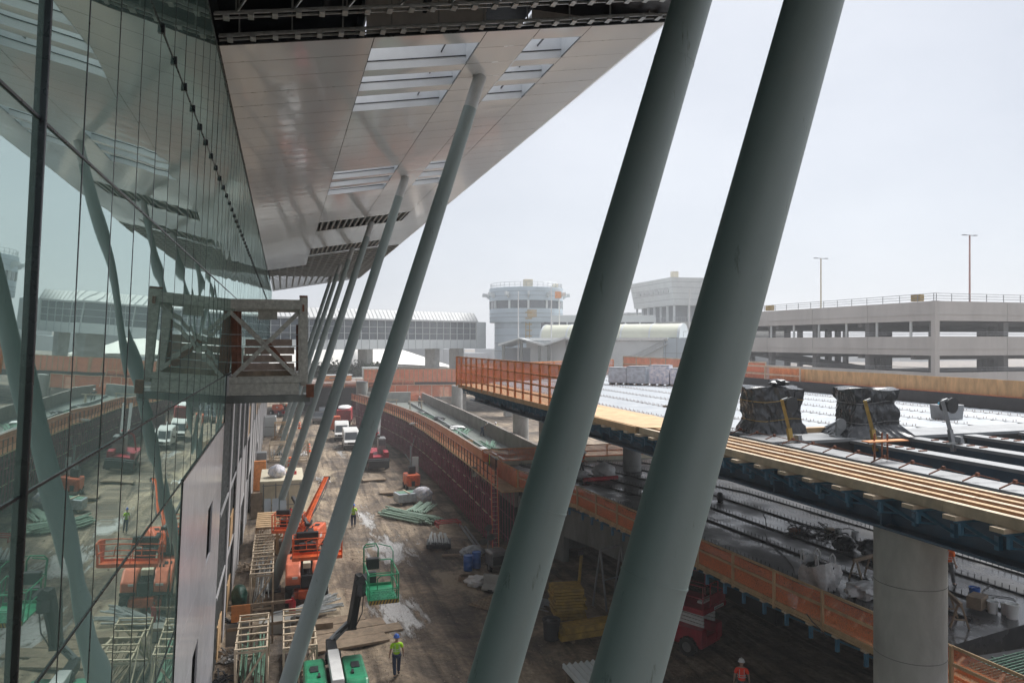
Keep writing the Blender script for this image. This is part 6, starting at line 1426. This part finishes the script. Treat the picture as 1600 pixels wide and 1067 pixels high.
# white shell building under the bridge, hedge, far walls
sh = thing('shell_building', 'white concrete shell building with swooping wings seen under the bridge', 'building', (17, 222, 0), R(16))
b = MB()
def wing(sx): 
    def fn(u, v): x = sx * (2 + 30 * u); return (x, -12 + 26 * v + 4 * u, 3.0 + 11.5 * math.cos(1.35 * u) * (1 - .55 * (2 * v - 1) ** 2) + 2.5 * u * u)
    return fn
for sx in (-1, 1):
    b = MB(); b.grid(wing(sx), 24, 12); f2 = wing(sx); b.grid(lambda u, v: (f2(u, v)[0], f2(u, v)[1] + .3, f2(u, v)[2] - .6), 24, 12); b.build('shell', 'shell', sh, True)
b = MB(); b.grid(lambda u, v: (-3.5 + 7 * u, -20 + 34 * v, 4 + 11 * math.sin(math.pi * (.15 + .5 * v)) - 1.4 * (2 * u - 1) ** 2 * 2), 10, 16); b.build('centre_shell', 'shell', sh, True)
b = MB(); b.box(-26, 26, -5, 8, 0, 6.5); b.build('glazing', 'glassdark', sh)
b = MB(); b.box(-36, 60, 60, 64, 0, 12.6); o = b.build('wall', 'greywall', sh)
hd_ = MB(); rd = random.Random(4)
for i in range(2600):
    x, y, z = rd.uniform(0, 20), rd.gauss(0, 1.0), abs(rd.gauss(1.2, .9)); s_ = rd.uniform(.2, .45); n1 = Vector((rd.gauss(0, 1), rd.gauss(0, 1), rd.gauss(0, 1))).normalized() * s_; n2 = n1.cross(Vector((rd.gauss(0, 1), rd.gauss(0, 1), 1))).normalized() * s_
    c_ = Vector((x, y, z)); hd_.add([c_ - n1, c_ - n2, c_ + n1, c_ + n2], [(0, 1, 2, 3)])
hg = hd_.build('hedge', 'hedge'); hg.location = (4, 176, 6.5); tag(hg, 'low green hedge under the bridge at the far end', 'hedge')
# far viaduct joining the end of the ramp
fv = thing('far_viaduct', 'far viaduct with brown and orange netted parapet beyond the ramp', 'viaduct', (0, 140, 0))
def curveb(pts, w, z0, z1, name, mat, par):
    for (xa, ya), (xb, yb) in zip(pts[:-1], pts[1:]):
        b = MB(); b.bar((xa, ya, (z0 + z1) / 2), (xb, yb, (z0 + z1) / 2), w, z1 - z0); L(b.build(name, mat, par))
cv = [(15, 149), (22, 149), (30, 147), (38, 142), (46, 134)]
curveb(cv, 6, 5.6, 6.5, 'girder', 'steel_black', fv)
c2 = [(x, y - 3) for x, y in cv]
curveb(c2, .2, 6.5, 9.0, 'parapet', 'net_dense', fv); curveb(c2, .12, 8.7, 9.1, 'rail', 'wood', fv)
b = MB()
for (xa, ya), (xb, yb) in zip(c2[:-1], c2[1:]):
    for i in range(9): b.bar((xa + (xb - xa) * i / 9, ya + (yb - ya) * i / 9 - .12, 6.5), (xa + (xb - xa) * i / 9, ya + (yb - ya) * i / 9 - .12, 9.2), .14)
L(b.build('post', 'wood', fv, kind='stuff'))
for x, y in ((16, 148.5), (34, 144), (42, 138)): b = MB(); b.cb(x, y, 0, 1.6, 1.6, 5.6); L(b.build('pier', 'concrete', fv))
b = MB(); b.box(13, 25, 131, 131.2, 3.5, 5.0); tag(b.build('net_screen', 'net'), 'orange net screen closing the far end of the ramp', 'net'); 
fence('net_fence', 'red netted timber guard beyond the far end of the ramp', [(17, 133, 4.5), (30, 131.5, 4.5)], 2.2, 2.2, 3, 'wood_pale', 'net', .12, .08)
fence('net_fence', 'long pale board fence at the far left end of the lane', [(2, 139, 6.2), (13, 140, 6.0), (24, 141, 5.6)], 1.6, 2.4, 3, 'wood', 'net_thin', .12, .08)
t = thing('round_stub_column', 'dark round wrapped column stub at the far end of the ramp walkway', 'column', (13.2, 131.5, 0)); b = MB(); b.lathe([(1.0, 0), (1.0, 7.4), (.95, 7.5)], n=26); b.build('shaft', 'concrete_dark', t, True); b = MB(); b.grid(crumple(0, 0, 7.3, 1.05, 1.05, .15, 3, .2), 18, 8); b.build('cap_cover', 'tarp', t, True)
b = MB(); b.box(0, 14, 0, .4, 0, 5.6); o = b.build('retaining_wall', 'darkvoid'); o.location = (4, 160, 0); tag(o, 'dark retaining wall closing the far end of the lane', 'wall')
for i, (x, y, z, w, h, m_, lb) in enumerate(((17.8, 160, 6.6, 3.2, 2.6, 'white', 'small white site cabin above the far red nets'), (22.2, 162, 6.6, 3, 3, 'tower', 'small light blue site cabin right of the white one'), (10.6, 158, 6.4, 6, 1.2, 'wood_orange', 'heap of orange barriers left of the white cabin'))):
    t = thing('site_cabin' if i < 2 else 'barrier_stack', lb, 'cabin' if i < 2 else 'barriers', (x, y, z)); b = MB(); b.cb(0, 0, 0, w, 2.5, h * .86); b.build('body', m_, t, bevel=.05); b = MB(); b.cb(0, 0, h * .86, w + .3, 2.8, .15); b.build('top', 'tower_trim', t)
    b = MB(); b.cb(0, -1.27, h * .3, w * .5, .04, h * .3); b.build('window' if i < 2 else 'panel', 'red' if i == 0 else 'glassdark', t)
b = MB(); b.slab([(-8, 150), (60, 150), (60, 176), (-8, 176)], 5.9, 6.3); structure(b, 'road', 'concrete')
# parking garage
gr = thing('parking_garage', 'two storey concrete parking garage with long parapet bands and a railing on top', 'building', (67.5, 63, 0))
lv = [(16.75, 18.9), (12.95, 15.05), (9.0, 11.1), (5.0, 7.1)]
XE, YE = 70, 48.6
for i, (z0, z1) in enumerate(lv):
    for j in range(5):      # panels along the left flank (Y)
        y0 = .03 + j * 9.7; b = MB(); b.box(0, .35, y0, y0 + 9.64, z0, z1); b.box(-.06, 0, y0, y0 + 9.64, z0 + .7, z0 + .78); b.build('parapet', 'garage', gr)
    for j in range(7):
        x0 = .36 + j * 10; b = MB(); b.box(x0, x0 + 9.94, -.02, .33, z0, z1); b.box(x0, x0 + 9.94, -.08, -.02, z0 + .7, z0 + .78); b.build('parapet', 'garage', gr)
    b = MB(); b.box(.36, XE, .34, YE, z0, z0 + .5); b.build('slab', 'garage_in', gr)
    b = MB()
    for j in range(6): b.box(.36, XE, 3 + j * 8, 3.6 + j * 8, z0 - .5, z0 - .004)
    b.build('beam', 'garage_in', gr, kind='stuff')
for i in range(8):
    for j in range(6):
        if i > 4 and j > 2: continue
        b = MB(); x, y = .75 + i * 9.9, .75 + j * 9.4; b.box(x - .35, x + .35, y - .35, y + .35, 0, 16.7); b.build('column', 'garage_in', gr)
b = MB(); b.box(-.12, .5, -.14, .4, 0, 18.93); b.build('corner_pier', 'garage', gr)
for i in range(9):
    b = MB(); y = 3.4 + i * 5.0; b.cb(.2, y, 15.06, .12, .3, 1.7); b.build('post', 'tower_trim', gr)
b = MB()
for i in range(20): b.tube((.2, i * 2.5, 18.9), (.2, i * 2.5, 19.75), .04, n=5)
for i in range(28): b.tube((i * 2.5, .15, 18.9), (i * 2.5, .15, 19.75), .04, n=5)
for z in (19.2, 19.48, 19.75): b.tube((.2, 0, z), (.2, 48.5, z), .03); b.tube((0, .15, z), (70, .15, z), .03)
for zb2 in (15.05, 11.1):
    for z in (.25, .5): b.tube((.2, 0, zb2 + z), (.2, 48.5, zb2 + z), .03); b.tube((0, .15, zb2 + z), (70, .15, zb2 + z), .03)
b.build('railing', 'steel_grey', gr)
b = MB(); b.bar((8, 6, 9.5), (8, 44, 12.8), 6, .4); b.bar((30, 8, 9.5), (60, 8, 12.9), .4, .4); b.build('ramp', 'garage_in', gr)
for i, (x, y, lb) in enumerate(((67.9, 92, 'low yellow box sign on the garage roof edge, left one'), (68.2, 66, 'low yellow box sign on the garage roof edge near the corner'))): tag(MB().cb(x, y, 19.0, .6, 1.3, .75).build('roof_sign', 'yellow', bevel=.04), lb, 'sign')
M['faded_red'] = PM('faded_red_pole', (.42, .2, .17), .6, var=.3, scale=1)
def lamp(x, y, z0, h, label):
    t = thing('light_pole', label, 'light pole', (x, y, z0)); b = MB(); b.tube((0, 0, 0), (0, 0, h), .12, .09, n=10); b.build('pole', 'faded_red' if 'right' in label else 'cream', t); b = MB(); b.bar((-.8, 0, h), (.8, 0, h), .09, .06); b.build('arm', 'steel_grey', t)
    for x_ in (-.85, .85): b = MB(); b.cb(x_, 0, h - .03, .5, .3, .08); b.build('lamp_head', 'steel_grey', t)
lamp(70.6, 84.5, 17, 8.9, 'thin light pole on the garage roof, left and shorter one'); lamp(81, 70.5, 17, 10.6, 'light pole on the garage roof at the far right, taller one')
def car(loc, rz, label, mat):
    t = thing('parked_car', label, 'car', loc, rz, 'cars parked in the garage'); b = MB(); b.profx([(-2.2, .3), (-2.2, .75), (-1.1, .92), (-.5, 1.42), (.9, 1.45), (1.6, .98), (2.2, .9), (2.2, .3)], -.88, .88); b.build('body', mat, t, bevel=.08)
    for sx in (-1, 1): b = MB(); x = sx * .884; b.add([(x, -.95, .95), (x, 1.35, .98), (x, .85, 1.36), (x, -.42, 1.34)], [(0, 1, 2, 3) if sx > 0 else (3, 2, 1, 0)]); b.build('side_window', 'glassdark', t)
    for x in (-.8, .8):
        for y in (-1.4, 1.4): b = MB(); b.tube((x - .1, y, .32), (x + .1, y, .32), .32, n=14); b.build('wheel', 'rubber', t)
M['carwhite'] = PM('white_car_paint', (.6, .6, .6), .3, var=.1, scale=1, coat=.5)
for i, (x, y, m_, lb) in enumerate(((72, 66.2, 'carpaint', 'dark car parked on the garage upper level right of the corner'), (79.5, 66.4, 'carwhite', 'pale car parked on the garage upper level at the far right'), (70.2, 69, 'carpaint', 'dark car parked just left of the garage corner'),
                              (70.3, 74.5, 'carwhite', 'white car parked on the garage upper level behind the second post'), (70.2, 80, 'carpaint', 'dark car deeper along the left flank of the garage'))): car((x, y, 13.46), R(90) if i > 1 else R(0), lb, m_)
# flagpoles
for x, y, h, lb in ((51.2, 160.5, 25.6, 'leftmost white flagpole in front of the round tower'), (57.9, 157.0, 26.8, 'white flagpole at the right edge of the round tower'), (62.5, 164, 24.2, 'white flagpole just right of the tower, partly hidden by the second column'), (76, 128, 24.6, 'white flagpole in front of the control building')):
    t = thing('flagpole', lb, 'flagpole', (x, y, 0)); b = MB(); b.tube((0, 0, 0), (0, 0, h), .2, .12, n=10); b.build('pole', 'white', t); b = MB(); b.lathe([(.05, h), (.16, h + .1), (.05, h + .25)], n=8); b.build('finial', 'white', t)
# land far beyond: a low dull belt of buildings and trees lost in the haze
b = MB(); rd = random.Random(6)
for i in range(60): x = -300 + i * 14; b.box(x, x + rd.uniform(8, 14), 420 + rd.uniform(0, 30), 470, -.5, rd.uniform(7, 13))
tag(b.build('distant_skyline', 'greywall'), 'low grey line of distant buildings fading in the haze', 'buildings')['kind'] = 'stuff'

# ------------------------------------------------------------------ haze
hz = MB(); hz.box(-520, 520, -520, 520, -1.6, 40)
m, n, l, p = nt('pale_haze'); n.remove(p)
pv = n.new('ShaderNodeVolumePrincipled'); pv.inputs['Density'].default_value = .0012; pv.inputs['Color'].default_value = (.96, .975, 1, 1); pv.inputs['Anisotropy'].default_value = .2
l.new(pv.outputs[0], n['Material Output'].inputs['Volume'])
hz.build('haze', m, kind='stuff')
